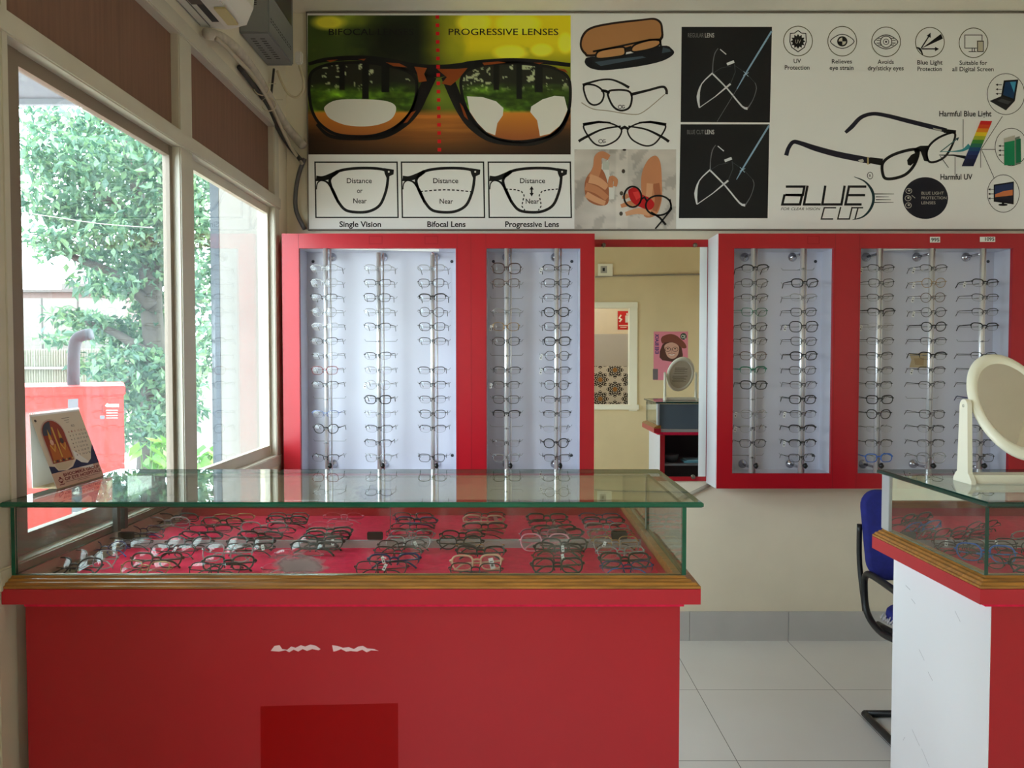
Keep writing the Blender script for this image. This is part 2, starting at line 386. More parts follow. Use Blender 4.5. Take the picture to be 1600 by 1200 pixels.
# the next room
YN = -3.6
def wallpaper():
    m = bpy.data.materials.new('damask_wallpaper'); m.use_nodes = True; nt = m.node_tree; b = nt.nodes['Principled BSDF']
    tc = nt.nodes.new('ShaderNodeTexCoord'); sp = nt.nodes.new('ShaderNodeSeparateXYZ'); nt.links.new(tc.outputs['Object'], sp.inputs[0])
    def M(op, a, b_=None, c=None):
        n = nt.nodes.new('ShaderNodeMath'); n.operation = op
        for i, v in enumerate((a, b_, c)):
            if v is None: continue
            if isinstance(v, (int, float)): n.inputs[i].default_value = v
            else: nt.links.new(v, n.inputs[i])
        return n.outputs[0]
    def cell(ox, oz, CX=0.432, CZ=0.282):
        px = M('MULTIPLY', M('SUBTRACT', M('FRACT', M('MULTIPLY_ADD', sp.outputs['X'], 1 / CX, ox)), 0.5), CX)
        pz = M('MULTIPLY', M('SUBTRACT', M('FRACT', M('MULTIPLY_ADD', sp.outputs['Z'], 1 / CZ, oz)), 0.5), CZ)
        r = M('SQRT', M('ADD', M('MULTIPLY', px, px), M('MULTIPLY', pz, pz))); an = M('ARCTAN2', pz, px)
        edge = M('MULTIPLY_ADD', M('COSINE', M('MULTIPLY', an, 8.0)), 0.013, 0.112)
        dark = M('LESS_THAN', r, edge)
        band = M('GREATER_THAN', M('SINE', M('MULTIPLY_ADD', r, 170.0, M('MULTIPLY', M('COSINE', M('MULTIPLY', an, 8.0)), 2.2))), 0.55)
        core = M('LESS_THAN', r, 0.034)
        return M('MULTIPLY', dark, M('SUBTRACT', 1.0, band)), core
    d1, c1 = cell(0.0, 0.0); d2, c2 = cell(0.5, 0.5)
    dk = M('MAXIMUM', d1, d2); co = M('MAXIMUM', c1, c2)
    m1 = nt.nodes.new('ShaderNodeMix'); m1.data_type = 'RGBA'; nt.links.new(dk, m1.inputs['Factor'])
    m1.inputs[6].default_value = (*lin((225, 224, 218)), 1); m1.inputs[7].default_value = (*lin((30, 28, 28)), 1)
    m2 = nt.nodes.new('ShaderNodeMix'); m2.data_type = 'RGBA'; nt.links.new(co, m2.inputs['Factor'])
    nt.links.new(m1.outputs[2], m2.inputs[6]); m2.inputs[7].default_value = (*lin((170, 120, 62)), 1)
    nt.links.new(m2.outputs[2], b.inputs['Base Color']); b.inputs['Roughness'].default_value = 0.6
    return m
zp = mir(940, 572, YN).z; zq = mir(940, 522, YN).z
struct(MB().box((XL - 0.1, YN - 0.1, 0), (XR, YN, zp)).build('wall_papered', wallpaper()))
struct(MB().box((XL - 0.1, YN - 0.1, zp), (XR, YN, zq)).build('trim_1', mat('grey_white_paint', (205, 205, 204), 0.6)))
struct(MB().box((XL - 0.1, YN - 0.1, zq), (XR, YN, ZC)).build('wall_far', M_wall))
struct(MB().box((XL - 0.1, YN, -0.1), (XR, YF - 0.12, 0)).build('floor_next_room', mat('next_room_floor', (160, 155, 148), 0.5)))
struct(MB().box((XR - 0.1, YN, 0), (XR, YF - 0.12, ZC)).build('wall_next_right', M_wall))
struct(MB().box((XL - 0.1, YN, 0), (XL, YF - 0.12, ZC)).build('wall_next_left', M_wall))
def added_fill_tube(label, x, y, ln, power):
    t = thing('added_fill_tube', label, 'added light', (x, y, ZC - 0.05))
    part_at(t, MB().box((x - ln / 2, y - 0.03, ZC - 0.035), (x + ln / 2, y + 0.03, ZC - 0.001), 0.004), 'housing', M_white)
    m = bpy.data.materials.new('added_tube_glow'); m.use_nodes = True; b = m.node_tree.nodes['Principled BSDF']
    b.inputs['Emission Color'].default_value = (1, 0.96, 0.9, 1); b.inputs['Emission Strength'].default_value = power
    part_at(t, MB().tube([(x - ln / 2 + 0.03, y, ZC - 0.052), (x + ln / 2 - 0.03, y, ZC - 0.052)], 0.014, 10), 'tube', m)
added_fill_tube('added unseen fluorescent tube that brightens the room behind the far window', 0.6, -2.6, 1.2, 95)  # unseen tube, added to brighten the next room

# ------------------------------------------------------------------ display cabinets
CF, CB, PB = 3.75, 3.945, 3.895         # front face, back, lining
CZ0, CZ1, OZ0, OZ1 = 0.812, 2.036, 0.885, 1.966
def cabinet(label, x0, x1, opens, side_white, seams):
    t = thing('display_cabinet', label, 'wall cabinet', ((x0 + x1) / 2, CB, CZ0))
    f = MB(); fr = 0.02
    xs = [x0] + [v for o in opens for v in o] + [x1]
    f.box((x0, CF, OZ1), (x1, CF + fr, CZ1)); f.box((x0, CF, CZ0), (x1, CF + fr, OZ0))
    for i in range(0, len(xs), 2): f.box((xs[i], CF, OZ0), (xs[i + 1], CF + fr, OZ1))
    fo = part_at(t, f, 'face_frame', M_red)
    c = MB(); c.box((x0, CF + fr, CZ1 - 0.018), (x1, CB, CZ1)); c.box((x0, CF + fr, CZ0), (x1, CB, CZ0 + 0.018))
    c.box((x1 - 0.018, CF + fr, CZ0 + 0.018), (x1, CB, CZ1 - 0.018))
    if not side_white: c.box((x0, CF + fr, CZ0 + 0.018), (x0 + 0.018, CB, CZ1 - 0.018))
    part_at(t, c, 'carcass', M_red)
    if side_white:
        tag(part_at(t, MB().box((x0 + 0.0005, CF + 0.001, CZ0 + 0.001), (x0 + 0.018, CB, CZ1 - 0.001)).box((x0 - 0.004, CF + 0.004, CZ0), (x0 + 0.001, CB, CZ1)), 'side_panel', M_white), 'white laminate side panel')
    for a, b in opens:
        l = MB()
        l.box((a - 0.012, PB, OZ0 - 0.012), (b + 0.012, PB + 0.012, OZ1 + 0.012))
        l.box((a - 0.012, CF + fr, OZ0 - 0.012), (a, PB, OZ1 + 0.012)); l.box((b, CF + fr, OZ0 - 0.012), (b + 0.012, PB, OZ1 + 0.012))
        l.box((a, CF + fr, OZ1), (b, PB, OZ1 + 0.012)); l.box((a, CF + fr, OZ0 - 0.012), (b, PB, OZ0))
        part_at(t, l, 'lining', M_lav)
        for px_, pz in ((a + 0.03, OZ1 - 0.045), (b - 0.03, OZ1 - 0.045), (b - 0.03, OZ0 + 0.07)):
            part_at(t, MB().lathe([(0, PB - 0.004), (0.006, PB - 0.004), (0.008, PB)], 10, (px_, 0, pz), 'Y'), 'screw_cap', mat('dark_cap', (50, 50, 56), 0.5))
    for x in seams: part_at(t, MB().box((x - 0.0006, CF - 0.0006, CZ0), (x + 0.0006, CF + 0.001, CZ1)), 'seam', mat('red_seam', (120, 12, 20), 0.5))
    return t
cabL = cabinet('long red wall cabinet left of the wall mirror with five chrome posts', -1.1, 0.395, [(-1.018, -0.269), (-0.122, 0.327)], False, (-1.02, -0.262, -0.196, -0.125))
cabR = cabinet('red wall cabinet right of the wall mirror with white left side', 0.987, 2.487, [(1.062, 1.537), (1.667, 2.394)], True, (1.545, 1.66))
# loose white strips under the top rail
for t, x0, x1 in ((cabL, 512, 686), (cabR, 1376, 1448)):
    a, b, c, d = atY(x0, 388, 3.775), atY(x1, 388, 3.775), atY(x1, 393 if t is cabL else 389.5, 3.775), atY(x0, 389 if t is cabL else 391.5, 3.775)
    m = MB(); n = [Vector((0, 0.012, 0))] * 4; q = [a, b, c, d]
    m.raw(q + [p + Vector((0, 0.012, 0)) for p in q], [(0, 1, 2, 3), (7, 6, 5, 4), (0, 4, 5, 1), (1, 5, 6, 2), (2, 6, 7, 3), (3, 7, 4, 0)])
    part_at(t, m, 'light_strip', M_tagw)

# ------------------------------------------------------------------ printed flat graphics
def text_mesh(s, bold=0.0, shear=0.0):
    cu = bpy.data.curves.new('t', 'FONT'); cu.body = s; cu.size = 1; cu.offset = bold; cu.shear = shear; cu.resolution_u = 3
    ob = bpy.data.objects.new('t', cu); COL.objects.link(ob)
    bpy.context.view_layer.update()
    me = bpy.data.meshes.new_from_object(ob.evaluated_get(bpy.context.evaluated_depsgraph_get()))
    vs = [v.co.copy() for v in me.vertices]; fs = [tuple(p.vertices) for p in me.polygons]
    bpy.data.objects.remove(ob); bpy.data.curves.remove(cu); bpy.data.meshes.remove(me)
    return vs, fs
class Print:
    """flat ink shapes on a surface; pt maps drawing units to the surface, each layer a hair above the last"""
    def __init__(s, pt, nrm, step=0.0003): s.pt = pt; s.n = Vector(nrm); s.mb = MB(); s.step = step
    def P(s, p, layer): return s.pt(p[0], p[1]) + s.n * (s.step * layer)
    def poly(s, pts, col, layer=1):
        s.mb.use(ink(col)); s.mb.face([s.P(p, layer) for p in pts])
    def rect(s, x0, y0, x1, y1, col, layer=1): s.poly([(x0, y0), (x1, y0), (x1, y1), (x0, y1)], col, layer)
    def ell(s, cx, cy, rx, ry, col, layer=1, n=32): s.poly([(cx + rx * math.cos(2 * PI * k / n), cy + ry * math.sin(2 * PI * k / n)) for k in range(n)], col, layer)
    def stroke(s, pts, w, col, layer=2, closed=False, smooth=0):
        if smooth:
            q = [(p[0], p[1], 0) for p in (list(pts) + ([pts[0]] if closed else []))]
            wl_ = w if isinstance(w, (list, tuple)) else None
            if closed:
                n = len(pts); q = []
                for i in range(n):
                    a, b, c, d = (Vector((*pts[(i + o) % n], 0)) for o in (-1, 0, 1, 2))
                    for k in range(smooth):
                        t = k / smooth; q.append(0.5 * ((2 * b) + (c - a) * t + (2 * a - 5 * b + 4 * c - d) * t * t + (3 * b - a - 3 * c + d) * t ** 3))
            else: q = smooth_path(q, smooth)
            if wl_:
                m = len(q); w = [np.interp(i / (m - 1) * (len(wl_) - 1), range(len(wl_)), wl_) for i in range(m)]
            pts = [(v.x, v.y) for v in q]
        n = len(pts); L = []; R = []
        for i, p in enumerate(pts):
            a = pts[(i - 1) % n] if (closed or i) else p; b = pts[(i + 1) % n] if (closed or i < n - 1) else p
            h = (w[i] if isinstance(w, (list, tuple)) else w) / 2
            d1 = (p[0] - a[0], p[1] - a[1]); d2 = (b[0] - p[0], b[1] - p[1])
            l1, l2 = math.hypot(*d1), math.hypot(*d2)
            if l1 < 1e-9: d1, l1 = d2, l2
            if l2 < 1e-9: d2, l2 = d1, l1
            n1 = (-d1[1] / (l1 or 1), d1[0] / (l1 or 1)); n2 = (-d2[1] / (l2 or 1), d2[0] / (l2 or 1))
            mx, my = n1[0] + n2[0], n1[1] + n2[1]; ml = math.hypot(mx, my) or 1; mx, my = mx / ml, my / ml
            h /= max(0.5, mx * n1[0] + my * n1[1])
            L.append((p[0] + mx * h, p[1] + my * h)); R.append((p[0] - mx * h, p[1] - my * h))
        s.mb.use(ink(col)); vs = [s.P(p, layer) for p in L + R]
        s.mb.raw(vs, [(i, (i + 1) % n, n + (i + 1) % n, n + i) for i in range(n if closed else n - 1)])
    def ring(s, cx, cy, rx, ry, w, col, layer=2, n=36): s.stroke([(cx + rx * math.cos(2 * PI * k / n), cy + ry * math.sin(2 * PI * k / n)) for k in range(n)], w, col, layer, True)
    def dash(s, pts, w, col, layer=2, on=14, off=9):
        d = 0; seg = []
        for (ax, ay), (bx, by) in zip(pts[:-1], pts[1:]):
            l = math.hypot(bx - ax, by - ay); t = 0
            while t < l:
                k = (d + t) % (on + off)
                if k < on:
                    e = min(l, t + on - k)
                    s.stroke([(ax + (bx - ax) * t / l, ay + (by - ay) * t / l), (ax + (bx - ax) * e / l, ay + (by - ay) * e / l)], w, col, layer); t = e + 1e-3
                else: t += on + off - k + 1e-3
            d += l
    def text(s, str_, x0, x1, base, cap, col, layer=3, bold=0.0, shear=0.0):
        vs, fs = text_mesh(str_, bold, shear)
        if not vs: return
        mn = min(v.x for v in vs); mx = max(v.x for v in vs); k = (x1 - x0) / (mx - mn); h = cap / 0.73
        s.mb.use(ink(col)); s.mb.raw([s.P((x0 + (v.x - mn) * k, base - v.y * h), layer) for v in vs], fs)
    def out(s, name, root):
        return part_at_nofix(root, s.mb, name)
def part_at_nofix(root, mb, name):
    L = root.location; mb.v = [(x - L.x, y - L.y, z - L.z) for x, y, z in mb.v]
    return mb.build(name, None, root, fixn=False)

def photo_grid(root, name, pt, nx, ny, fn, nrm, off, rough=0.5):
    """printed photograph: a fine grid whose vertex colours are the picture"""
    gx, gy = np.meshgrid(np.linspace(0, 1, nx + 1), np.linspace(0, 1, ny + 1))
    colr = fn(gx, gy)                       # (ny+1, nx+1, 3) srgb 0..1
    L = root.location; N = Vector(nrm) * off
    vs = [(pt(u, v) + N - L)[:] for u, v in zip(gx.ravel(), gy.ravel())]
    fs = [(j * (nx + 1) + i, j * (nx + 1) + i + 1, (j + 1) * (nx + 1) + i + 1, (j + 1) * (nx + 1) + i) for j in range(ny) for i in range(nx)]
    me = bpy.data.meshes.new(name); me.from_pydata(vs, [], fs)
    ca = me.color_attributes.new('print', 'FLOAT_COLOR', 'POINT')
    c = np.clip(colr.reshape(-1, 3), 0, 1); c = np.where(c <= 0.04045, c / 12.92, ((c + 0.055) / 1.055) ** 2.4)
    ca.data.foreach_set('color', np.concatenate([c, np.ones((len(c), 1))], 1).astype(np.float32).ravel())
    if 'photo_print' not in MATS:
        m = bpy.data.materials.new('photo_print'); m.use_nodes = True; a = m.node_tree.nodes.new('ShaderNodeVertexColor'); a.layer_name = 'print'
        b = m.node_tree.nodes['Principled BSDF']; m.node_tree.links.new(a.outputs[0], b.inputs['Base Color']); b.inputs['Roughness'].default_value = rough; b.inputs['Specular IOR Level'].default_value = 0.3
        MATS['photo_print'] = m
    me.materials.append(MATS['photo_print'])
    o = bpy.data.objects.new(name, me); COL.objects.link(o); o.parent = root
    return o
def vnoise(x, y, seed=0):
    r = np.random.default_rng(seed); t = r.random((64, 64))
    xi = np.floor(x).astype(int); yi = np.floor(y).astype(int); fx = x - xi; fy = y - yi
    fx = fx * fx * (3 - 2 * fx); fy = fy * fy * (3 - 2 * fy)
    g_ = lambda a, b: t[(a % 64), (b % 64)]
    return (g_(xi, yi) * (1 - fx) + g_(xi + 1, yi) * fx) * (1 - fy) + (g_(xi, yi + 1) * (1 - fx) + g_(xi + 1, yi + 1) * fx) * fy
def fbm(x, y, seed=0, o=4): return sum(vnoise(x * 2 ** k, y * 2 ** k, seed + k) / 2 ** (k + 1) for k in range(o)) / (1 - 0.5 ** o)
def inpoly(px_, py_, poly):
    ins = np.zeros(px_.shape, bool); n = len(poly)
    for i in range(n):
        (x0, y0), (x1, y1) = poly[i], poly[(i + 1) % n]
        if y0 == y1: continue
        c = ((y0 > py_) != (y1 > py_)) & (px_ < (x1 - x0) * (py_ - y0) / (y1 - y0) + x0); ins ^= c
    return ins
def csmooth(pts, n=6):
    out = []; m = len(pts)
    for i in range(m):
        a, b, c, d = (Vector((*pts[(i + o) % m], 0)) for o in (-1, 0, 1, 2))
        for k in range(n):
            t = k / n; v = 0.5 * ((2 * b) + (c - a) * t + (2 * a - 5 * b + 4 * c - d) * t * t + (3 * b - a - 3 * c + d) * t ** 3); out.append((v.x, v.y))
    return out

# ------------------------------------------------------------------ lens advertising board
SY = 3.925
sa = atY(480, 20.5, SY); sb = atY(488, 360, SY); sr = 2.652
board = thing('advert_board', 'wide white printed lens advertising board under the ceiling on back wall', 'sign', (0.8, YW - 0.002, 2.085))
M_board = mat('printed_board_white', (244, 244, 242), 0.5, spec=0.3)
bm_ = MB(); bx0 = sa.x; bz1 = 3.152; bz0 = 2.083
bm_.box((bx0, SY, bz0), (sr, YW - 0.002, bz1)); part_at(board, bm_, 'panel', M_board)
tr_ = MB()
tr_.box((bx0 - 0.004, SY - 0.003, bz1 - 0.004), (sr, YW - 0.002, bz1 + 0.003)); tr_.box((bx0 - 0.004, SY - 0.003, bz0 - 0.003), (sr, YW - 0.002, bz0 + 0.003))
tr_.box((bx0 - 0.006, SY - 0.003, bz0 - 0.003), (bx0, YW - 0.002, bz1 + 0.003))
part_at(board, tr_, 'edge_strip', mat('grey_edge_strip', (120, 112, 100), 0.5))
NRM = (0, -1, 0)
def c4(x, y): return atY(470 + x * 0.3083, y * 0.3083, SY)
def c5(x, y): return atY(880 + x * 0.3083, y * 0.3083, SY)
def c6(x, y): return atY(1200 + x * 0.3084, y * 0.3083, SY)
K = (20, 18, 18)
# --- bifocal / progressive picture
LL = csmooth([(42, 420), (60, 362), (130, 330), (230, 318), (340, 318), (450, 335), (540, 362), (582, 400), (587, 460), (572, 530), (540, 590), (470, 650), (380, 685), (280, 692), (180, 680), (110, 640), (70, 590), (48, 520)])
RL = csmooth([(812, 410), (850, 355), (960, 325), (1060, 320), (1180, 328), (1280, 345), (1348, 385), (1366, 450), (1358, 560), (1320, 640), (1260, 690), (1150, 715), (1050, 715), (960, 690), (900, 640), (850, 570), (822, 500)])
def forest_pic(u, v):
    x = 35 + u * 1333; y = 78 + v * 705
    c = np.zeros(u.shape + (3,))
    def blend(a, col): c[:] = c * (1 - a[..., None]) + np.array(col) / 255 * a[..., None]
    n1 = fbm(u * 6, v * 4, 3); n2 = fbm(u * 14, v * 8, 9)
    sm = lambda a, b, q: np.clip((q - a) / (b - a), 0, 1)
    blend(np.ones_like(u), (58, 74, 30))
    blend(sm(0.45, 0.75, n1) * (1 - sm(0.25, 0.5, u)), (150, 165, 50)); blend((1 - sm(0.05, 0.2, np.hypot(u - 0.33, (v - 0.2) * 0.6))) * 0.9, (12, 16, 10))
    blend((1 - sm(0.02, 0.12, np.abs(u - 0.43))) * 0.75, (18, 24, 12))
    ry = sm(0.42, 0.62, u); blend(ry * (1 - sm(0.25, 0.5, v)) * 0.95, (214, 196, 24)); blend(ry * sm(0.5, 0.7, n1) * (1 - sm(0.3, 0.5, v)), (120, 130, 24)); blend(ry * sm(0.2, 0.45, v) * 0.5, (110, 120, 20))
    for bx_, by_, rx, ry2 in ((0.89, 0.25, .045, .05), (0.77, 0.27, .07, .06), (0.98, 0.2, .03, .08), (0.63, 0.05, .07, .08), (0.8, 0.06, .09, .08), (0.08, 0.05, .07, .06)):
        blend(0.75 * (1 - sm(0.6, 1.1, np.hypot((u - bx_) / rx, (v - by_) / ry2))), (252, 238, 70))
    blend((1 - sm(0.0, 0.12, np.hypot(u - 0.5, (v - 0.58) * 0.6))) * 0.8, (120, 140, 40))
    wood = sm(0.67, 0.72, v); blend(wood, (176, 108, 44)); blend(wood * sm(0.78, 1.0, v) * 0.9, (46, 30, 20)); blend(wood * sm(0.45, 0.7, fbm(u * 3, v * 40, 20)) * 0.35, (90, 50, 20))
    blend(sm(0.6, 0.9, v) * np.clip(np.abs(u - 0.48) * 2.4 - 0.15, 0, 1) * 0.85, (30, 22, 16))
    for P_, cx in ((LL, 310), (RL, 1090)):
        inside = inpoly(x, y, P_).astype(float)
        f = np.zeros_like(c); tr = fbm(u * 70, v * 3, 31); g1 = fbm(u * 40, v * 50, 40); lf = fbm(u * 50, v * 45, 44)
        trunk = (tr > 0.53).astype(float)
        top = np.stack([0.12 + 0.5 * (lf > 0.6) * (1 - trunk), 0.13 + 0.52 * (lf > 0.6) * (1 - trunk), 0.09 + 0.42 * (lf > 0.6) * (1 - trunk)], -1)
        grass = np.stack([0.16 + 0.35 * g1, 0.28 + 0.42 * g1, 0.07 + 0.10 * g1], -1) * (0.55 + 0.8 * sm(0.35, 0.7, fbm(u * 9, v * 14, 50)))[..., None]
        woodc = np.stack([0.74 - 0.2 * sm(560, 700, y), 0.47 - 0.16 * sm(560, 700, y), 0.16 + 0 * y], -1)
        a = sm(420, 470, y + 30 * (fbm(u * 12, v, 60) - 0.5))[..., None]; f = top * (1 - a) + grass * a
        for tx, w_, yb in ((cx + 18, 16, 500), (cx + 118, 20, 470), (cx - 100, 14, 455)):
            k = ((np.abs(x - tx) < w_) & (y < yb)).astype(float)[..., None]; f = f * (1 - k) + np.array([0.05, 0.05, 0.04]) * k
        a = sm(560, 572, y)[..., None]; f = f * (1 - a) + woodc * a
        c[:] = c * (1 - inside[..., None]) + f * inside[..., None]
    return np.clip(c * 1.22, 0, 1)
photo_grid(board, 'bifocal_picture', lambda u, v: c4(35 + u * 1333, 78 + v * 705), 230, 122, forest_pic, NRM, 0.0003)
p = Print(c4, NRM)
TT = (150, 70, 22)
p.stroke(LL, 15, K, 3, True); p.stroke(RL, 15, K, 3, True)
p.stroke([(40, 325), (130, 303), (300, 294), (450, 312), (570, 345), (690, 360), (800, 345), (880, 322), (1050, 308), (1200, 312), (1366, 330)], [16, 22, 26, 30, 50, 66, 50, 30, 26, 22, 20], K, 3, smooth=6)
p.stroke([(660, 385), (620, 470), (580, 560), (520, 630), (420, 690), (280, 703), (150, 690), (80, 630)], [60, 58, 48, 36, 24, 18, 18, 12], K, 3, smooth=6)
p.stroke([(740, 385), (775, 470), (815, 560), (870, 640), (960, 705), (1080, 728), (1200, 722), (1310, 660), (1362, 560)], [60, 58, 50, 40, 30, 22, 22, 26, 14], K, 3, smooth=6)
for q in ([(430, 316), (500, 322), (540, 342), (470, 336)], [(575, 338), (640, 345), (625, 375), (640, 412), (598, 418), (590, 372)], [(690, 350), (790, 350), (845, 345), (800, 400), (760, 434), (712, 424), (740, 392)], [(920, 318), (1000, 312), (1040, 318), (930, 332)], [(130, 306), (190, 302), (150, 316)], [(290, 300), (330, 298), (320, 308)], [(560, 570), (585, 560), (540, 620), (520, 625)], [(805, 520), (822, 540), (850, 610), (828, 590)], [(1290, 345), (1340, 352), (1356, 372)], [(1180, 318), (1230, 318), (1210, 326)]): p.poly(q, TT, 4)
WS = (240, 238, 228)
p.poly(csmooth([(122, 540), (180, 508), (300, 503), (420, 510), (476, 532), (480, 570), (450, 610), (380, 635), (300, 641), (220, 632), (150, 602), (125, 570)], 4), WS, 2)
p.poly([(842, 488), (920, 492), (990, 514), (1027, 548), (1024, 585), (996, 625), (985, 686), (940, 668), (895, 622), (856, 565)], WS, 2)
p.poly([(1335, 490), (1285, 486), (1225, 504), (1168, 540), (1163, 568), (1198, 610), (1212, 690), (1262, 678), (1320, 632), (1352, 556)], WS, 2)
for i in range(17):
    y = 87 + i * 42; x = 692 + i * 0.65; p.rect(x - 9, y - 9, x + 9, y + 9, (225, 20, 28), 5)
p.text('BIFOCAL LENSES', 142, 572, 178, 34, K, 5, 0.004); p.text('PROGRESSIVE LENSES', 749, 1305, 178, 34, K, 5, 0.004)
p.out('bifocal_picture_overlay', board)
# --- the three lens diagrams
for d, cap, cx0, cx1, kind in ((0, 'Single Vision', 196, 407, 0), (438, 'Bifocal Lens', 641, 835, 1), (878, 'Progressive Lens', 1036, 1308, 2)):
    p = Print(c4, NRM); T = lambda pts: [(x + d, y) for x, y in pts]
    p.stroke(T([(72, 822), (488, 822), (493, 1102), (77, 1102)]), 7, K, 1, True)
    p.stroke(T(csmooth([(150, 905), (182, 872), (240, 857), (320, 852), (400, 856), (438, 872), (440, 920), (428, 980), (400, 1040), (350, 1070), (290, 1076), (230, 1066), (195, 1030), (168, 980), (150, 935)], 5)), [14] * 75, K, 2, True)
    p.stroke(T([(78, 904), (110, 905), (150, 892), (190, 868)]), [28, 24, 26, 16], K, 2, smooth=5)
    p.stroke(T([(80, 960), (84, 930), (104, 915), (135, 925), (160, 960), (190, 1025)]), [4, 6, 6, 10, 14, 14], K, 2, smooth=5)
    p.poly(T([(420, 852), (472, 860), (470, 884), (452, 892), (436, 905), (425, 880)]), K, 3); p.ell(446 + d, 871, 5, 5, WS, 4, 10)
    p.text('Distance', 233 + d, 360 + d, 928, 26, K, 2, 0.01)
    if kind == 0: p.text('or', 285, 313, 978, 26, K, 2, 0.01); p.text('Near', 266, 334, 1030, 26, K, 2, 0.01)
    if kind == 1: p.text('Near', 266 + d, 334 + d, 1032, 26, K, 2, 0.01); p.dash([(605, 971), (680, 964), (730, 962), (790, 964), (865, 972)], 6, K, 2)
    if kind == 2:
        p.text('Near', 1140, 1207, 1032, 26, K, 2, 0.01)
        p.dash([(1038, 958), (1090, 962), (1118, 970), (1132, 990), (1124, 1025), (1120, 1045), (1136, 1066)], 6, K, 2, 12, 8)
        p.dash([(1303, 958), (1250, 963), (1222, 970), (1208, 990), (1216, 1025), (1218, 1045), (1204, 1066)], 6, K, 2, 12, 8)
        p.rect(1166, 955, 1174, 985, K, 2); p.poly([(1170, 943), (1181, 961), (1159, 961)], K, 2); p.poly([(1170, 996), (1181, 978), (1159, 978)], K, 2)
    p.text(cap, cx0, cx1, 1150, 29, K, 2, 0.022)
    p.out('lens_diagram', board)
# --- spectacle case, two spectacles
p = Print(c5, NRM)
p.poly(csmooth([(84, 235), (95, 178), (140, 137), (250, 113), (400, 96), (462, 91), (496, 110), (506, 150), (498, 205), (400, 250), (150, 287), (108, 276)], 4), (40, 24, 18), 1)
p.poly(csmooth([(94, 232), (104, 185), (145, 147), (250, 124), (400, 106), (458, 101), (488, 118), (495, 150), (488, 196), (400, 236), (155, 275), (115, 266)], 4), (190, 134, 84), 2)
p.poly(csmooth([(110, 305), (140, 288), (300, 280), (500, 232), (552, 250), (558, 276), (500, 310), (380, 337), (220, 356), (150, 350), (116, 330)], 4), (22, 24, 30), 3)
p.poly([(160, 315), (260, 300), (400, 285), (420, 292), (280, 318), (190, 335)], (70, 86, 100), 4); p.poly([(505, 240), (540, 250), (545, 262), (500, 270)], (66, 84, 96), 4)
for q in ([(165, 287), (178, 262), (230, 248), (300, 239), (313, 254), (306, 281), (240, 293), (180, 298)], [(346, 248), (368, 225), (440, 204), (490, 207), (484, 230), (440, 250), (360, 264)]):
    p.poly(csmooth(q, 4), (205, 150, 98), 5); p.stroke(csmooth(q, 4), 9, K, 6, True)
p.stroke([(310, 250), (346, 240)], 14, K, 6); p.stroke([(150, 262), (300, 232), (440, 202), (495, 200)], 9, K, 6); p.stroke([(490, 205), (498, 250)], 10, K, 6)
p.out('case_picture', board)
p = Print(c5, NRM)
p.stroke([(92, 520), (150, 552), (230, 562), (350, 580), (410, 565), (515, 478)], 4, (160, 148, 130), 1, smooth=4)
p.stroke(csmooth([(104, 436), (150, 430), (190, 450), (206, 482), (190, 520), (152, 532), (120, 505)], 5), 9, K, 2, True)
p.stroke(csmooth([(226, 470), (270, 456), (330, 462), (348, 492), (335, 545), (290, 560), (250, 535)], 5), 10, K, 2, True)
p.stroke([(192, 458), (214, 462), (236, 470)], 14, K, 2); p.stroke([(98, 430), (180, 407), (240, 403), (290, 420), (334, 444)], [12, 9, 9, 11, 14], K, 2, smooth=5)
p.stroke([(340, 480), (430, 458), (502, 440), (522, 455), (524, 478)], [16, 12, 12, 13, 14], K, 2, smooth=5)
p.ring(288, 542, 9, 9, 3, K, 3, 14); p.stroke([(312, 536), (302, 534), (298, 542), (303, 550), (312, 546), (306, 542)], 3, K, 3)
p.out('spectacles_picture', board)
p = Print(c5, NRM); cat = [(103, 640), (140, 623), (220, 621), (275, 640), (296, 664), (272, 708), (212, 738), (165, 732), (128, 692)]
for q in (cat, [(622 - x, y) for x, y in cat]): p.stroke(csmooth(q, 5), [8] * 45, K, 2, True)
p.stroke([(290, 655), (311, 644), (332, 655)], 14, K, 2); p.stroke([(100, 632), (180, 618), (240, 622)], [16, 12, 7], K, 2); p.stroke([(522, 632), (442, 618), (382, 622)], [16, 12, 7], K, 2)
p.stroke([(78, 716), (120, 692), (200, 655), (292, 640)], [14, 13, 9, 8], K, 2, smooth=4); p.stroke([(536, 718), (500, 694), (420, 656), (330, 640)], [14, 13, 9, 8], K, 2, smooth=4)
p.ring(190, 716, 10, 9, 3, K, 3, 14); p.stroke([(215, 709), (205, 708), (201, 716), (206, 724), (216, 720), (208, 716)], 3, K, 3)
p.out('spectacles_picture', board)
# --- hands cleaning spectacles
def coat_pic(u, v):
    n = fbm(u * 3, v * 4, 77); n2 = fbm(u * 9 + v * 3, v * 5, 80)
    b_ = 0.70 + 0.22 * n - 0.10 * (n2 > 0.6)
    c = np.stack([b_, b_ * 0.965, b_ * 0.93], -1); k = (np.abs(u - 0.47) < 0.06)[..., None]; return np.where(k, c * 1.06, c)
photo_grid(board, 'hands_picture', lambda u, v: c5(57 + u * 515, 757 + v * 403), 60, 48, coat_pic, NRM, 0.0003)
p = Print(c5, NRM); SK, SK2, SK3 = (206, 138, 98), (176, 106, 72), (224, 166, 126)
p.poly([(196, 830), (226, 812), (236, 890), (262, 930), (258, 1010), (180, 1010), (176, 930)], (228, 226, 220), 2); p.rect(200, 818, 232, 860, (196, 200, 190), 3)
p.poly(csmooth([(108, 950), (118, 900), (160, 852), (200, 862), (226, 930), (232, 990), (222, 1036), (170, 1040), (120, 1010)], 4), SK2, 4)
p.stroke([(150, 905), (172, 850), (176, 800), (200, 784), (232, 800)], [52, 44, 38, 34, 28], SK, 5, smooth=4)
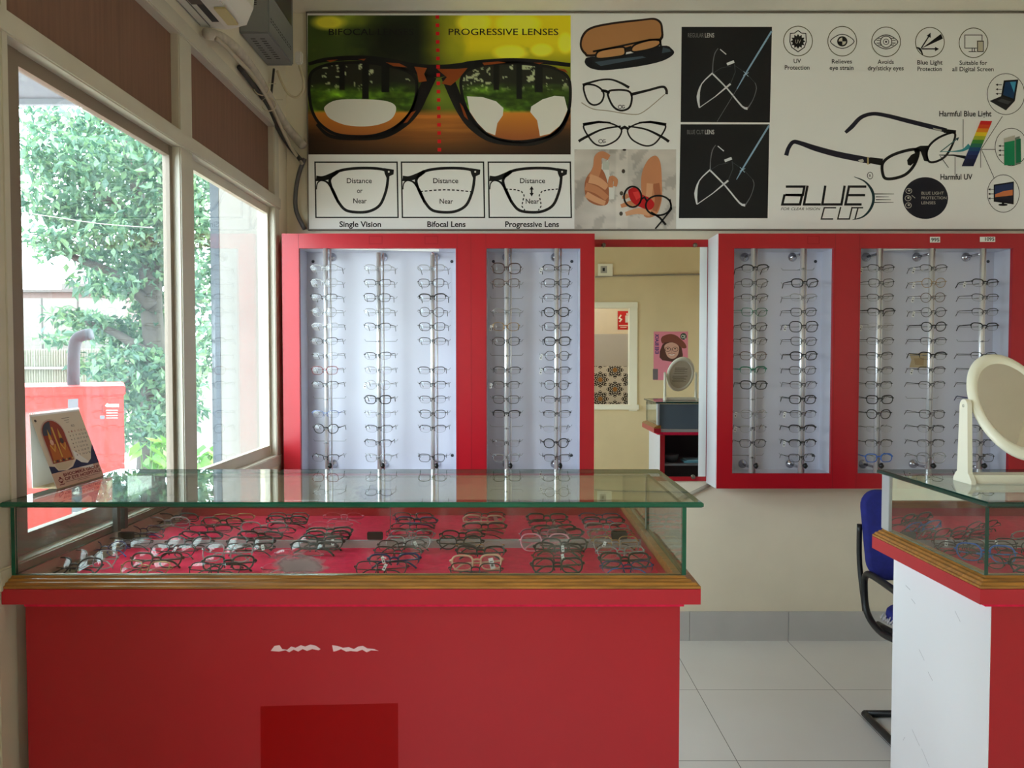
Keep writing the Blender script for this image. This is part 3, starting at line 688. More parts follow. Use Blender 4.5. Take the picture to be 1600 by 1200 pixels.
p.stroke([(132, 905), (180, 920), (222, 952)], [46, 40, 30], SK3, 6, smooth=4); p.stroke([(112, 945), (170, 965), (222, 1006)], [38, 36, 28], SK, 7, smooth=4); p.stroke([(116, 985), (160, 1010), (212, 1032)], [30, 30, 24], SK3, 8, smooth=4)
p.stroke([(238, 950), (244, 905), (266, 915), (262, 945)], [26, 26, 22, 18], SK, 6, smooth=4)
p.poly(csmooth([(394, 930), (402, 865), (432, 808), (470, 790), (494, 832), (500, 940), (498, 1020), (470, 1090), (410, 1096), (400, 1000)], 4), SK, 4)
p.stroke([(440, 930), (432, 1000), (415, 1040)], [34, 30, 22], SK3, 5, smooth=4); p.stroke([(470, 930), (480, 1010), (462, 1070)], [34, 32, 24], SK2, 5, smooth=4)
p.stroke([(440, 1080), (380, 1070), (316, 1085)], [34, 30, 20], SK3, 6, smooth=4); p.stroke([(420, 1040), (350, 1030), (292, 1045)], [30, 28, 18], SK, 5, smooth=4); p.stroke([(330, 990), (312, 1000), (298, 1000)], [24, 20, 14], SK, 5)
p.poly(csmooth([(330, 965), (372, 950), (398, 985), (440, 1005), (462, 1035), (440, 1064), (390, 1050), (345, 1020)], 4), (196, 26, 30), 7); p.poly([(352, 975), (380, 970), (392, 1000), (370, 1015)], (226, 60, 58), 8)
p.ring(352, 998, 44, 52, 9, K, 9); p.ring(482, 1042, 64, 50, 9, K, 9); p.stroke([(394, 1010), (412, 1000), (424, 1020)], 9, K, 9); p.stroke([(540, 1010), (548, 1060), (500, 1120), (466, 1160)], 8, K, 9); p.stroke([(445, 1075), (490, 1105), (520, 1140)], [8, 10, 12], K, 9)
for bx_, by_ in ((305, 868), (295, 980), (293, 1083)): p.ell(bx_, by_, 9, 11, (70, 60, 50), 3, 12)
p.ell(310, 760, 10, 5, (40, 34, 30), 3, 12)
p.out('hands_picture_overlay', board)
# --- two dark lens panels
for oy, ox, ttl, ta, cut in ((0, 0, 'REGULAR', 714, False), (490, -12, 'BLUE CUT', 714, True)):
    p = Print(c5, NRM); DG = (26, 27, 30)
    p.poly([(600 if not cut else 595, 136 if not cut else 630), (1058 if not cut else 1045, 136 if not cut else 630), (1047 if not cut else 1036, 621 if not cut else 1106), (595 if not cut else 586, 619 if not cut else 1106)], DG, 1)
    T = lambda pts: [(x + ox, y + oy) for x, y in pts]
    S1, S2, S3 = (225, 228, 232), (120, 124, 130), (70, 74, 80)
    p.stroke(T([(785, 245), (768, 272), (759, 320), (757, 370)]), [3, 5, 4, 6], S2, 2, smooth=3); p.stroke(T([(757, 370), (702, 425), (684, 490), (690, 546)]), [7, 5, 16, 6], S1, 2, smooth=3)
    p.stroke(T([(690, 546), (770, 490), (848, 425)]), [4, 4, 10], S1, 2); p.stroke(T([(758, 375), (830, 448), (905, 538), (934, 550)]), [8, 7, 8, 14], S1, 2, smooth=3)
    p.stroke(T([(934, 550), (962, 505), (979, 450), (972, 420)]), [6, 3, 4, 3], S2, 2, smooth=3); p.stroke(T([(795, 250), (826, 276)]), 5, S1, 2); p.stroke(T([(830, 326), (866, 312)]), 14, S1, 2)
    p.stroke(T([(868, 325), (872, 365), (848, 425)]), 4, S3, 2); p.stroke(T([(866, 330), (930, 375), (972, 420)]), 2.5, S3, 2); p.stroke(T([(757, 372), (800, 345), (850, 335)]), 2.5, S3, 2)
    BL = (150, 186, 214)
    if not cut: p.stroke([(1056, 158), (925, 372), (880, 452)], [9, 8, 4], BL, 3); p.stroke([(880, 452), (780, 616)], 2.5, S2, 3)
    else: p.stroke([(1043, 636), (905, 862), (878, 910)], [9, 8, 3], BL, 3)
    bx_, by_ = (926, 374) if not cut else (908, 860)
    p.stroke([(bx_ - 12, by_ - 12), (bx_ + 12, by_ + 14)], 2.5, (190, 220, 240), 4); p.stroke([(bx_ - 14, by_ + 8), (bx_ + 14, by_ - 6)], 2.5, (190, 220, 240), 4)
    p.text(ttl, 632 + (0 if not cut else -4), 712, 190 + oy, 23, (130, 130, 130), 3); p.text('LENS', 718, 765, 190 + oy, 23, (210, 210, 208), 3, 0.01)
    p.out('dark_lens_picture', board)
# --- five round icons with captions
OL = (86, 84, 52)
CAP = [((130, 167, 320, 'UV'), (85, 210, 353, 'Protection')), ((323, 425, 322, 'Relieves'), (312, 433, 354, 'eye strain')), ((555, 637, 324, 'Avoids'), (505, 687, 356, 'dry/sticky eyes')), ((756, 884, 327, 'Blue Light'), (757, 880, 360, 'Protection')), ((970, 1110, 329, 'Suitable for'), (933, 1143, 361, 'all Digital Screen'))]
eye = lambda cx, cy: csmooth([(cx - 60, cy + 1), (cx - 32, cy - 25), (cx, cy - 35), (cx + 32, cy - 25), (cx + 60, cy + 1), (cx + 32, cy + 27), (cx, cy + 36), (cx - 32, cy + 27)], 4)
for i, (cx, cy) in enumerate(((152, 208), (376, 209), (598, 212), (820, 214), (1041, 217))):
    p = Print(c6, NRM); p.ring(cx, cy, 73, 75, 4, OL, 1)
    if i == 0:
        p.stroke([(152, 155), (170, 168), (191, 170), (194, 210), (184, 240), (152, 263), (120, 240), (110, 210), (113, 170), (134, 168)], 4.5, K, 2, True)
        p.poly([(152 + (38 if k % 2 == 0 else 27) * math.cos(PI * k / 12), 210 + (38 if k % 2 == 0 else 27) * math.sin(PI * k / 12)) for k in range(24)], K, 2)
        p.text('UV', 138, 166, 220, 20, (200, 196, 180), 3)
    if i == 1:
        p.stroke(eye(cx, cy), 4, K, 2, True); p.ell(cx, cy + 1, 26, 26, K, 2)
        for a0 in (0, PI): p.poly([(cx, cy + 1)] + [(cx + 19 * math.cos(a0 + k * PI / 16), cy + 1 + 19 * math.sin(a0 + k * PI / 16)) for k in range(9)], (214, 208, 192), 3)
    if i == 2:
        p.stroke(eye(cx, cy), 4, K, 2, True); p.ring(cx, cy, 29, 29, 4, K, 2); p.ring(cx, cy, 14, 14, 3, K, 2); p.ell(cx, cy, 5, 5, K, 2, 12)
        for a in (2.5, 2.9, 3.4, 3.8, -0.65, -0.25, 0.25, 0.65): p.stroke([(cx + 32 * math.cos(a), cy + 28 * math.sin(a)), (cx + 50 * math.cos(a), cy + 26 * math.sin(a))], 3.5, K, 2)
    if i == 3:
        p.stroke([(752, 240), (770, 250), (784, 278)], [4, 12, 4], K, 2, smooth=3)
        p.stroke([(776, 245), (814, 185)], 6, K, 2); p.poly([(823, 166), (824, 192), (804, 182)], K, 2); p.poly([(776, 247), (876, 172), (886, 196)], K, 3); p.stroke([(778, 248), (850, 248)], 6, K, 2); p.poly([(866, 248), (846, 238), (846, 260)], K, 2)
    if i == 4:
        p.stroke([(997, 178), (1084, 178), (1084, 244), (997, 244)], 4, K, 2, True); p.rect(1032, 246, 1036, 260, K, 2); p.rect(1044, 246, 1048, 260, K, 2); p.rect(1016, 260, 1056, 264, K, 2); p.rect(1058, 206, 1092, 264, (205, 196, 176), 3); p.stroke([(1061, 209), (1090, 209), (1090, 262), (1061, 262)], 4, K, 4, True)
    for x0, x1, yb, s_ in CAP[i]: p.text(s_, x0, x1, yb, 23, K, 2, 0.012)
    p.out('benefit_icon', board)
# --- blue-light glasses picture
p = Print(c6, NRM); NV = (30, 28, 44)
p.stroke([(392, 672), (425, 642), (470, 596), (530, 577), (600, 586), (700, 611), (820, 641), (905, 662)], [16, 22, 20, 18, 20, 22, 24, 22], NV, 2, smooth=5)
p.stroke([(92, 788), (104, 750), (128, 720), (165, 726), (240, 752), (350, 782), (470, 806), (520, 816)], [22, 20, 20, 22, 28, 30, 32, 32], NV, 2, smooth=5)
p.stroke([(514, 812), (580, 822)], [30, 36], K, 3); p.stroke([(506, 798), (506, 834)], 8, (190, 170, 120), 4)
p.poly([(455, 812), (480, 806), (486, 818), (470, 826)], (210, 206, 196), 4); p.poly([(835, 648), (880, 658), (878, 666), (838, 656)], (190, 186, 176), 4)
p.stroke(csmooth([(580, 830), (620, 792), (690, 766), (752, 758), (760, 785), (738, 840), (700, 882), (650, 902), (600, 906), (582, 885)], 5), [15] * 50, K, 3, True)
p.stroke(csmooth([(806, 762), (826, 728), (868, 696), (932, 672), (948, 688), (930, 742), (900, 790), (860, 816), (822, 822), (806, 800)], 5), [11] * 50, K, 3, True)
p.stroke([(740, 766), (775, 752), (815, 748)], [26, 26, 20], K, 3); p.poly([(704, 812), (725, 785), (758, 770), (750, 815), (722, 840), (708, 836)], K, 3); p.poly([(770, 760), (804, 755), (812, 820), (790, 815)], K, 3)
p.stroke([(890, 664), (952, 668)], [20, 16], K, 3)
p.stroke([(870, 768), (930, 768), (985, 762), (1022, 738)], [3, 4, 12, 26], (60, 150, 160), 4, smooth=3); p.stroke([(866, 786), (940, 787), (1000, 798)], [4, 8, 16], K, 4); p.stroke([(872, 770), (960, 702)], 5, (70, 110, 110), 5); p.poly([(968, 695), (950, 702), (960, 715)], (60, 90, 90), 5); p.stroke([(872, 792), (914, 850)], 3, K, 5)
A, B_, C_, D_ = (1077, 612), (1135, 614), (1040, 843), (980, 843)
bands = [(214, 30, 34), (226, 74, 30), (236, 140, 30), (238, 206, 40), (170, 180, 50), (70, 140, 60), (40, 110, 90), (36, 80, 120), (34, 52, 110), (28, 36, 84), (24, 28, 66), (22, 24, 58)]
for i, cl in enumerate(bands):
    t0, t1 = i / len(bands), (i + 1) / len(bands); Lp = lambda a, b, t: (a[0] + (b[0] - a[0]) * t, a[1] + (b[1] - a[1]) * t)
    p.poly([Lp(A, D_, t0), Lp(B_, C_, t0), Lp(B_, C_, t1), Lp(A, D_, t1)], cl, 6)
p.stroke([(988, 604), (988, 750)], 3, K, 3); p.stroke([(947, 795), (947, 886)], 3, K, 3)
for q in ([(1187, 590), (1080, 755)], [(1078, 757), (1150, 757)], [(1082, 760), (1145, 902)], [(1077, 757), (1077, 850)]): p.stroke(q, 3, K, 2)
p.text('Harmful Blue Light', 867, 1132, 590, 29, K, 3, 0.018); p.text('Harmful UV', 873, 1035, 910, 29, K, 3, 0.018)
p.out('blue_light_picture', board)
for i, (cx, cy, rx, ry) in enumerate(((1205, 477, 95, 104), (1232, 745, 82, 95), (1192, 981, 81, 95))):
    p = Print(c6, NRM); p.ring(cx, cy, rx, ry, 3, K, 2)
    if i == 0:
        p.poly([(1194, 408), (1268, 403), (1250, 512), (1180, 488)], K, 3); p.poly([(1202, 416), (1258, 412), (1243, 500), (1190, 482)], (20, 60, 104), 4); p.poly([(1225, 416), (1256, 414), (1246, 470)], (70, 160, 200), 5)
        p.poly([(1180, 488), (1250, 512), (1205, 560), (1122, 512)], (34, 34, 38), 3); p.poly([(1182, 500), (1232, 516), (1215, 530), (1160, 512)], (74, 74, 78), 4)
    if i == 1:
        p.poly([(1244, 700), (1275, 690), (1280, 830), (1244, 838)], (120, 130, 120), 3); p.poly([(1256, 708), (1280, 702), (1282, 820), (1256, 828)], (20, 120, 84), 4)
        p.poly([(1194, 702), (1250, 686), (1252, 838), (1194, 838)], (196, 192, 180), 4); p.poly([(1196, 722), (1249, 712), (1250, 838), (1196, 838)], (20, 140, 94), 5)
    if i == 2:
        p.poly([(1143, 936), (1245, 920), (1244, 1036), (1143, 1022)], K, 3); p.poly([(1148, 942), (1240, 928), (1239, 1010), (1148, 1000)], (40, 56, 100), 4); p.poly([(1150, 985), (1195, 968), (1239, 962), (1239, 990), (1150, 1002)], (222, 130, 80), 5); p.poly([(1150, 1000), (1239, 990), (1239, 1028), (1150, 1016)], (24, 24, 40), 6)
        p.ell(1190, 1038, 24, 6, K, 3, 16); p.rect(1184, 1026, 1196, 1038, K, 3)
    for k in range(3):
        y = (430, 740, 960)[i] + k * 23; xa = (1152, 1166, 1114)[i]
        p.stroke([(xa + 4, y), (xa + 32, y)], 3, K, 4); p.poly([(xa, y), (xa + 12, y - 6), (xa + 12, y + 6)], K, 4)
    p.out('device_icon', board)
# --- product logo
p = Print(c6, NRM)
p.stroke([(90, 946), (184, 946), (176, 988), (88, 988)], 12, K, 2); p.stroke([(88, 988), (172, 990), (162, 1036), (72, 1036), (84, 985)], 12, K, 2)
p.stroke([(200, 941), (182, 1036), (268, 1036)], 12, K, 2); p.stroke([(290, 941), (275, 1036), (372, 1036), (388, 941)], 12, K, 2)
p.stroke([(498, 946), (410, 946), (392, 1036), (474, 1036)], 12, K, 2); p.stroke([(400, 989), (492, 989)], 12, K, 2)
for q in ([(345, 1053), (285, 1053), (270, 1110), (330, 1110)], [(368, 1049), (353, 1110), (412, 1110), (426, 1049)], [(424, 1053), (482, 1053)], [(456, 1053), (440, 1112)]): p.stroke(q, 7, K, 2)
p.stroke([(435, 896), (490, 920), (526, 965), (534, 1015), (515, 1065), (478, 1100), (428, 1114)], [2, 8, 14, 14, 12, 8, 3], (24, 54, 58), 3, smooth=5)
for y, x0, x1 in ((983, 536, 638), (998, 546, 612), (1012, 546, 622), (1026, 538, 636)): p.stroke([(x0, y), (x1, y)], [5, 2], K, 2)
p.text('FOR CLEAR VISION', 65, 265, 1065, 14, K, 2, 0.0, 0.3); p.ring(517, 890, 14, 17, 3, K, 2, 20); p.text('R', 511, 524, 898, 15, K, 2)
p.out('logo', board)
p = Print(c6, NRM); p.ell(797, 1004, 115, 106, (22, 22, 36), 1, 48)
GT = (190, 186, 176)
for y, s_, x1 in ((986, 'BLUE LIGHT', 890), (1010, 'PROTECTION', 904), (1035, 'LENSES', 848)): p.text(s_, 777, x1, y, 15, GT, 2)
for cx, cy in ((713, 968), (709, 1005), (711, 1041)): p.ring(cx, cy, 15, 13, 3, GT, 2, 20); p.ell(cx + 2, cy - 2, 6, 5, GT, 2, 10)
p.stroke([(728, 990), (745, 1004)], 3, GT, 2)
p.out('round_badge', board)

# price stickers on the right cabinet's top rail
for x0, x1, y0, y1, s_ in ((1453, 1469, 370, 379, '995'), (1531, 1555, 370, 378, '1095')):
    p = Print(lambda x, y: atY(x, y, CF - 0.0008), NRM); p.rect(x0, y0, x1, y1, (232, 230, 224), 0); p.text(s_, x0 + 2 + (6 if s_ == '1095' else 0), x1 - 1.5, y1 - 1.8, 5.6, K, 1, 0.02)
    tag(p.out('price_sticker', cabR), 'white price sticker reading ' + s_)
for t, xs_ in ((cabL, ((577, 597), (664, 684))), (cabR, ((1262, 1280),))):
    for x0, x1 in xs_:
        p = Print(lambda x, y: atY(x, y, CF - 0.0006), NRM); p.stroke([(x0, 369), (x1, 369), (x1, 381), (x0, 381)], 1, (150, 24, 34), 0, True); p.out('sticker_residue', t)
tp = Print(lambda x, y: atY(x, y, PB - 0.0006), NRM); tp.poly([(1421, 553), (1451, 551), (1453, 566), (1447, 575), (1421, 574), (1424, 562)], (196, 176, 140), 0); tp.poly([(1428, 560), (1444, 559), (1443, 571), (1430, 570)], (176, 150, 112), 1)
tag(tp.out('tape_patch', cabR), 'torn brown tape patch')

# ------------------------------------------------------------------ wall mirror
a = atY(925, 374, YM); b = atY(1106, 752, YM)
wm = thing('wall_mirror', 'tall frameless wall mirror on a red backing board between the two red cabinets', 'mirror', ((a.x + b.x) / 2, YW - 0.001, b.z))
part_at(wm, MB().box((a.x, YM + 0.004, b.z), (b.x, YW - 0.001, a.z), 0.002), 'backing_board', M_red)
ga = atY(925, 386, YM); gb = atY(1102.5, 744.5, YM)
part_at(wm, MB().box((ga.x, YM, gb.z), (gb.x, YM + 0.004, ga.z)), 'mirror_glass', M_mirror)
for x, y in ((943, 383), (1086, 383), (1083, 745)):
    q = atY(x, y, YM)
    part_at(wm, MB().lathe([(0, YM - 0.010), (0.008, YM - 0.010), (0.011, YM - 0.006), (0.011, YM + 0.004)], 14, (q.x, 0, q.z), 'Y'), 'clip', mat('clip_metal', (120, 110, 96), 0.4, 0.8))

# ------------------------------------------------------------------ display rods
PX = [(508, 511), (591, 593), (675, 677), (790, 793), (868, 871), (1175, 1176), (1252, 1253), (1372, 1371), (1454, 1452), (1535, 1530)]
RODS = [(atY(a_, 402, 3.755).x + atY(b_, 700, 3.755).x) / 2 for a_, b_ in PX]
PLACE = ['left post of far left rack', 'middle post of far left rack', 'right post of far left rack',
         'left post of rack left of wall mirror', 'right post of rack left of wall mirror',
         'left post of rack right of wall mirror', 'right post of rack right of wall mirror',
         'left post of far right rack', 'middle post of far right rack', 'right post of far right rack']
SLOTZ = [atY(800, 422 + i * 22.25, 3.82).z for i in range(14)] + [atY(800, 422 + i * 22.25, 3.82).z for i in (14.55,)]
PY = 3.757
hold = MB()
hold.tube([(0, 0, 0), (0, 0.063, 0)], 0.0018, 6)
hold.tube([(-0.0805, 0.063, 0.010), (-0.0765, 0.063, 0.004), (-0.0735, 0.063, 0), (0.0735, 0.063, 0), (0.0765, 0.063, 0.004), (0.0805, 0.063, 0.010)], 0.0011, 6)
hold.box((-0.004, -0.016, -0.006), (0.004, -0.010, 0.002)); hold.tube([(-0.012, -0.0145, -0.004), (0, -0.0165, 0.0), (0.012, -0.0145, -0.004)], 0.0012, 6)
hold_me = hold.mesh('frame_holder', M_steel)
def display_rod(i, skip=()):
    x = RODS[i]; zb, zt = OZ0 + 0.002, OZ1 - 0.001
    if i in (1, 2): zt = atY(591, 395 if i == 1 else 397.5, PY).z
    t = thing('display_rod', 'chrome display post with wire frame holders, ' + PLACE[i].replace(' post', ' one'), 'display post', (x, PB, zb), 'chrome display posts')
    part_at(t, MB().tube([(x, PY, zb), (x, PY, zt)], 0.0112, 16), 'post', M_chrome)
    part_at(t, MB().tube([(x + 0.021, PY + 0.012, zb), (x + 0.021, PY + 0.012, zt)], 0.0045, 10), 'lock_bar', M_chrome)
    for z in (atY(800, 402, PB).z, atY(800, 724.5, PB).z):
        part_at(t, MB().tube([(x, PY + 0.008, z), (x, PB - 0.019, z)], 0.0065, 10), 'standoff', M_chromedk)
        part_at(t, MB().lathe([(0, PB - 0.020), (0.007, PB - 0.019), (0.012, PB - 0.010), (0.021, PB - 0.006), (0.0225, PB - 0.0005)], 18, (x, 0, z), 'Y'), 'flange', M_chromedk)
    z = atY(800, 727, PY).z
    part_at(t, MB().lathe([(0, PY - 0.030), (0.009, PY - 0.028), (0.011, PY - 0.016), (0.010, PY - 0.008), (0, PY - 0.004)], 12, (x + 0.018, 0, z), 'Y').box((x + 0.012, PY - 0.022, z - 0.014), (x + 0.026, PY - 0.014, z + 0.014), 0.003), 'lock_knob', M_black)
    for k in range(14):
        if k in skip: continue
        h = bpy.data.objects.new('frame_holder', hold_me); COL.objects.link(h); h.parent = t; h.location = (0, PY - PB, SLOTZ[k] - zb)
for i in range(10): display_rod(i, {2: (6, 12), 9: (0,)}.get(i, ()))

# ------------------------------------------------------------------ eyeglasses
COLR = {'black': (22, 21, 22), 'dark grey': (66, 64, 66), 'silver': (170, 170, 172), 'brown': (84, 52, 38), 'tortoiseshell': (70, 38, 24),
        'red and black': (120, 20, 28), 'navy blue': (28, 34, 92), 'blue': (52, 104, 190), 'clear blue': (130, 160, 215), 'green': (28, 110, 84), 'clear': (214, 214, 212),
        'pink': (236, 150, 170), 'gold': (170, 134, 84), 'peach': (226, 178, 150), 'white': (228, 222, 218)}
METAL = {'dark grey', 'silver', 'gold'}
def fmat(c):
    if c in ('clear', 'clear blue'):
        n = 'frame_' + c.replace(' ', '_')
        if n in MATS: return MATS[n]
        m = thin_glass(n, (0.80, 0.80, 0.80) if c == 'clear' else (0.6, 0.7, 0.9), 0.12, 0.05, haze=haze_noise(3, 0.0, 0.01, 0.35), hazecol=tuple(lin(COLR[c])))
        return m
    return mat('frame_' + c.replace(' ', '_'), COLR[c], 0.3, 0.7 if c in METAL else 0.0)
M_tip = mat('temple_tip_plastic', (24, 23, 24), 0.35)
SHAPES = {  # half width, half height, squareness, top rim radius, bottom rim radius, outer lift
    'rectangular': (0.0255, 0.0185, 3.6, 0.0016, 0.0013, 0.001), 'thick rectangular': (0.0258, 0.0190, 3.4, 0.0027, 0.0021, 0.001),
    'half-rim': (0.0262, 0.0165, 3.2, 0.0017, 0.0004, 0.0015), 'thick half-rim': (0.0262, 0.0170, 3.2, 0.0028, 0.0005, 0.0015),
    'round': (0.0238, 0.0215, 2.3, 0.0014, 0.0012, 0.0005), 'thick round': (0.0242, 0.0210, 2.4, 0.0024, 0.0020, 0.002),
    'rimless': (0.0255, 0.0165, 2.8, 0.0003, 0.0003, 0.0005), 'large': (0.0285, 0.0245, 3.0, 0.0022, 0.0018, 0.001)}
def outline(sh, side, n=30):
    a, b, e, rt, rb, lift = SHAPES[sh]; pts = []
    for k in range(n):
        t = 2 * PI * k / n; c, s = math.cos(t), math.sin(t)
        x = a * math.copysign(abs(c) ** (2 / e), c); z = b * math.copysign(abs(s) ** (2 / e), s)
        if z < 0: x *= 1 - 0.14 * (-z / b)                  # narrower towards the cheek
        z += lift * (x / a) + (0.0010 if z > 0 else 0) * (1 - (x / a) ** 2)
        pts.append((side * (0.0098 + a + x), z - 0.008, rt if s > 0.12 else (rb if s < -0.25 else (rt + rb) / 2)))
    return pts
GM = {}
def glass_meshes(sh, col, folded):
    k = (sh, col, folded)
    if k in GM: return GM[k]
    m = fmat(col); a, b, e, rt, rb, lift = SHAPES[sh]; f = MB().use(m); curve = lambda x: 0.55 * x * x
    for sd in (-1, 1):
        o = outline(sh, sd); f.tube([(x, curve(x), z) for x, z, r in o], [r for x, z, r in o], 6, closed=True)
        xo = 0.0098 + 2 * a; th = max(rt, 0.0012)
        f.tube([(sd * (xo - 0.002), curve(xo), -0.001), (sd * (xo + 0.004), curve(xo) + 0.001, 0.0005), (sd * 0.0665, curve(xo) + 0.004, 0)], [th * 1.3, th * 1.3, th * 1.1], 6)
        f.tube([(sd * 0.0105, 0.001, -0.008), (sd * 0.0085, 0.005, -0.012), (sd * 0.0075, 0.006, -0.018)], [0.0008, 0.0014, 0.0022], 5)
    f.tube(smooth_path([(-0.0112, 0, -0.004), (-0.005, -0.001, -0.001), (0.005, -0.001, -0.001), (0.0112, 0, -0.004)], 3), max(rt, 0.0011) * 1.15, 6)
    ln = MB().use(M_lens); lenses = []
    for sd in (-1, 1):
        ln = MB().use(M_lens); o = outline(sh, sd); cx = sd * (0.0098 + a); n = len(o)
        vs = [(cx, curve(cx) - 0.0035, -0.008)]
        for fr_, bulge in ((0.5, 0.0026), (1.0, 0.0)):
            vs += [(cx + (x - cx) * fr_, curve(x) * fr_ + curve(cx) * (1 - fr_) - bulge, -0.008 + (z + 0.008) * fr_) for x, z, r in o]
        fs = [(0, 1 + k_, 1 + (k_ + 1) % n) for k_ in range(n)] + [(1 + k_, 1 + n + k_, 1 + n + (k_ + 1) % n, 1 + (k_ + 1) % n) for k_ in range(n)]
        ln.raw(vs, fs, True); lenses.append(ln.mesh('lens'))
    tms = []; th = max(rt * 0.85, 0.0010)
    for sd in (-1, 1):
        t = MB().use(m if sh not in ('rimless',) else fmat('dark grey'))
        y0 = curve(0.0098 + 2 * a) + 0.004
        if not folded: main = [(sd * 0.0665, y0, 0), (sd * 0.0680, y0 + 0.05, 0.0), (sd * 0.0675, y0 + 0.088, 0.0)]; tip = [(sd * 0.0675, y0 + 0.086, 0), (sd * 0.0665, y0 + 0.100, -0.004), (sd * 0.0645, y0 + 0.122, -0.024)]
        else:
            yy = y0 + (0.006 if sd > 0 else 0.0115)
            main = [(sd * 0.0665, y0, 0), (sd * 0.064, yy, 0), (sd * 0.02, yy + 0.002, -0.002), (-sd * 0.022, yy + 0.002, -0.003)]; tip = [(-sd * 0.020, yy + 0.002, -0.003), (-sd * 0.036, yy + 0.002, -0.006), (-sd * 0.056, yy + 0.001, -0.022)]
        t.tube(main, th, 6, flat=0.7); t.use(m if (sh.startswith('thick') or col in ('clear', 'pink', 'peach')) else (fmat('blue') if col == 'navy blue' else M_tip)); t.tube(smooth_path(tip, 3), max(th, 0.0015) * 1.1, 6, flat=0.8)
        tms.append(t.mesh('temple'))
    GM[k] = (f.mesh('frame_front'), lenses, tms); return GM[k]
tagm = MB().use(M_tagw); tagm.box((-0.006, -0.0004, -0.028), (0.006, 0.0004, 0)); tagm.use(ink((90, 90, 92))); tagm.box((-0.003, -0.0006, -0.022), (0.003, -0.0004, -0.016)); tagm.box((-0.004, -0.0006, -0.010), (0.004, -0.0004, -0.008))
tag_me = tagm.mesh('price_tag')
PROTO = {}
def new_glasses(sh, col, folded, tagged):
    """first of a kind is built, later ones are copies of it and of each of its parts"""
    k = (sh, col, folded, tagged)
    if k in PROTO: return copy_tree(PROTO[k])
    fr_, ls, ts = glass_meshes(sh, col, folded)
    r = bpy.data.objects.new('eyeglasses', None); COL.objects.link(r); r.empty_display_size = 0.03
    def child(n, me):
        o = bpy.data.objects.new(n, me); COL.objects.link(o); o.parent = r; return o
    child('frame_front', fr_)
    for l in ls: child('lens', l)
    for t_ in ts: child('temple', t_)
    if tagged:
        g_ = child('price_tag', tag_me); g_['label'] = 'white paper price tag'
        if folded: g_.scale = (0.62,) * 3 if col != 'peach' else (1, 1, 1); g_.location = (random.choice((-0.03, 0.012, 0.034)), -0.006, 0.0); g_.rotation_euler = (0.15, random.uniform(-0.4, 0.4), 0)
        else: g_.location = (-0.069, 0.045, -0.001); g_.rotation_euler = (0, 0.25, 0)
    PROTO[k] = r
    return r
ORD = ['first', 'second', 'third', 'fourth', 'fifth', 'sixth', 'seventh', 'eighth', 'ninth', 'tenth', 'eleventh', 'twelfth', 'thirteenth', 'fourteenth', 'fifteenth']
H, TH, R_, TR_, RD, TRD, RL_, LG = 'half-rim', 'thick half-rim', 'rectangular', 'thick rectangular', 'round', 'thick round', 'rimless', 'large'
BK, DG_, SV, BR, TO, GD, CL = 'black', 'dark grey', 'silver', 'brown', 'tortoiseshell', 'gold', 'clear'
T_ = 't'
RACK = [
 [(H, SV), (R_, SV), (H, BK), (RD, CL), (H, SV), (H, DG_), (RL_, DG_), (R_, 'red and black'), (H, DG_), None, (H, 'clear blue'), (TRD, BK), None, (H, BK)],
 [(H, SV), (H, DG_), (R_, DG_), (H, SV), (H, DG_), None, (H, BK), (H, SV), (RD, SV, T_), (TR_, BK), (RL_, CL), (H, BK), (H, BK), (R_, SV)],
 [(H, SV), (R_, DG_), (TH, BK), (RD, DG_), (R_, DG_), (H, BK), None, (H, DG_), (H, BK), (H, DG_), (R_, DG_), (H, BK), None, (R_, DG_)],
 [(LG, TO), (R_, BR), None, (H, SV), (R_, GD, T_), (R_, DG_), None, (H, BK), (H, DG_, T_), (R_, DG_), (TH, BK), None, (RL_, BK), (R_, CL)],
 [(H, BK, T_), (R_, BK), (H, DG_), (TRD, BK), (R_, DG_), (TR_, BK), (RD, DG_, T_), (H, BK, T_), (RD, BK), (H, DG_), (H, BK), (RL_, SV), (TRD, BK), (H, DG_)],
 [(TH, BK), (R_, DG_), (H, BK), (R_, 'green'), (R_, BK), (H, BK), (R_, BR), (TH, 'green'), (TR_, BK), None, (R_, CL, T_), (RL_, BK, T_), (R_, BK), None],
 [None, (TR_, BK), (H, SV), (R_, BK), (LG, BK, T_), (R_, DG_), (TR_, BK), (R_, BK), (H, DG_), (TR_, BK), (H, DG_, T_), (TH, BK), (TH, BK, T_), (R_, DG_)],
 [(H, BK, T_), (R_, BK), (H, DG_), (TH, BK), (RL_, CL, T_), (H, BK), (H, BK), (H, DG_), (H, BK), (TR_, BK), (TRD, BK), (RL_, SV), (H, BK), (TR_, 'blue')],
 [(H, BK, T_), (RD, GD, T_), (RD, BR, T_), (RD, BK, T_), (TRD, BK), (H, BK), (TH, BK), (H, BK, T_), (H, BK), None, (R_, DG_), (H, BK), (H, DG_), (LG, CL)],
 [None, (TH, BK, T_), (H, DG_), (H, BK), (TH, BK), None, (H, BK), (H, DG_), (H, BK), (TH, 'navy blue'), (H, BK), (H, DG_), (H, BK), (R_, DG_)]]
def art(w): return w
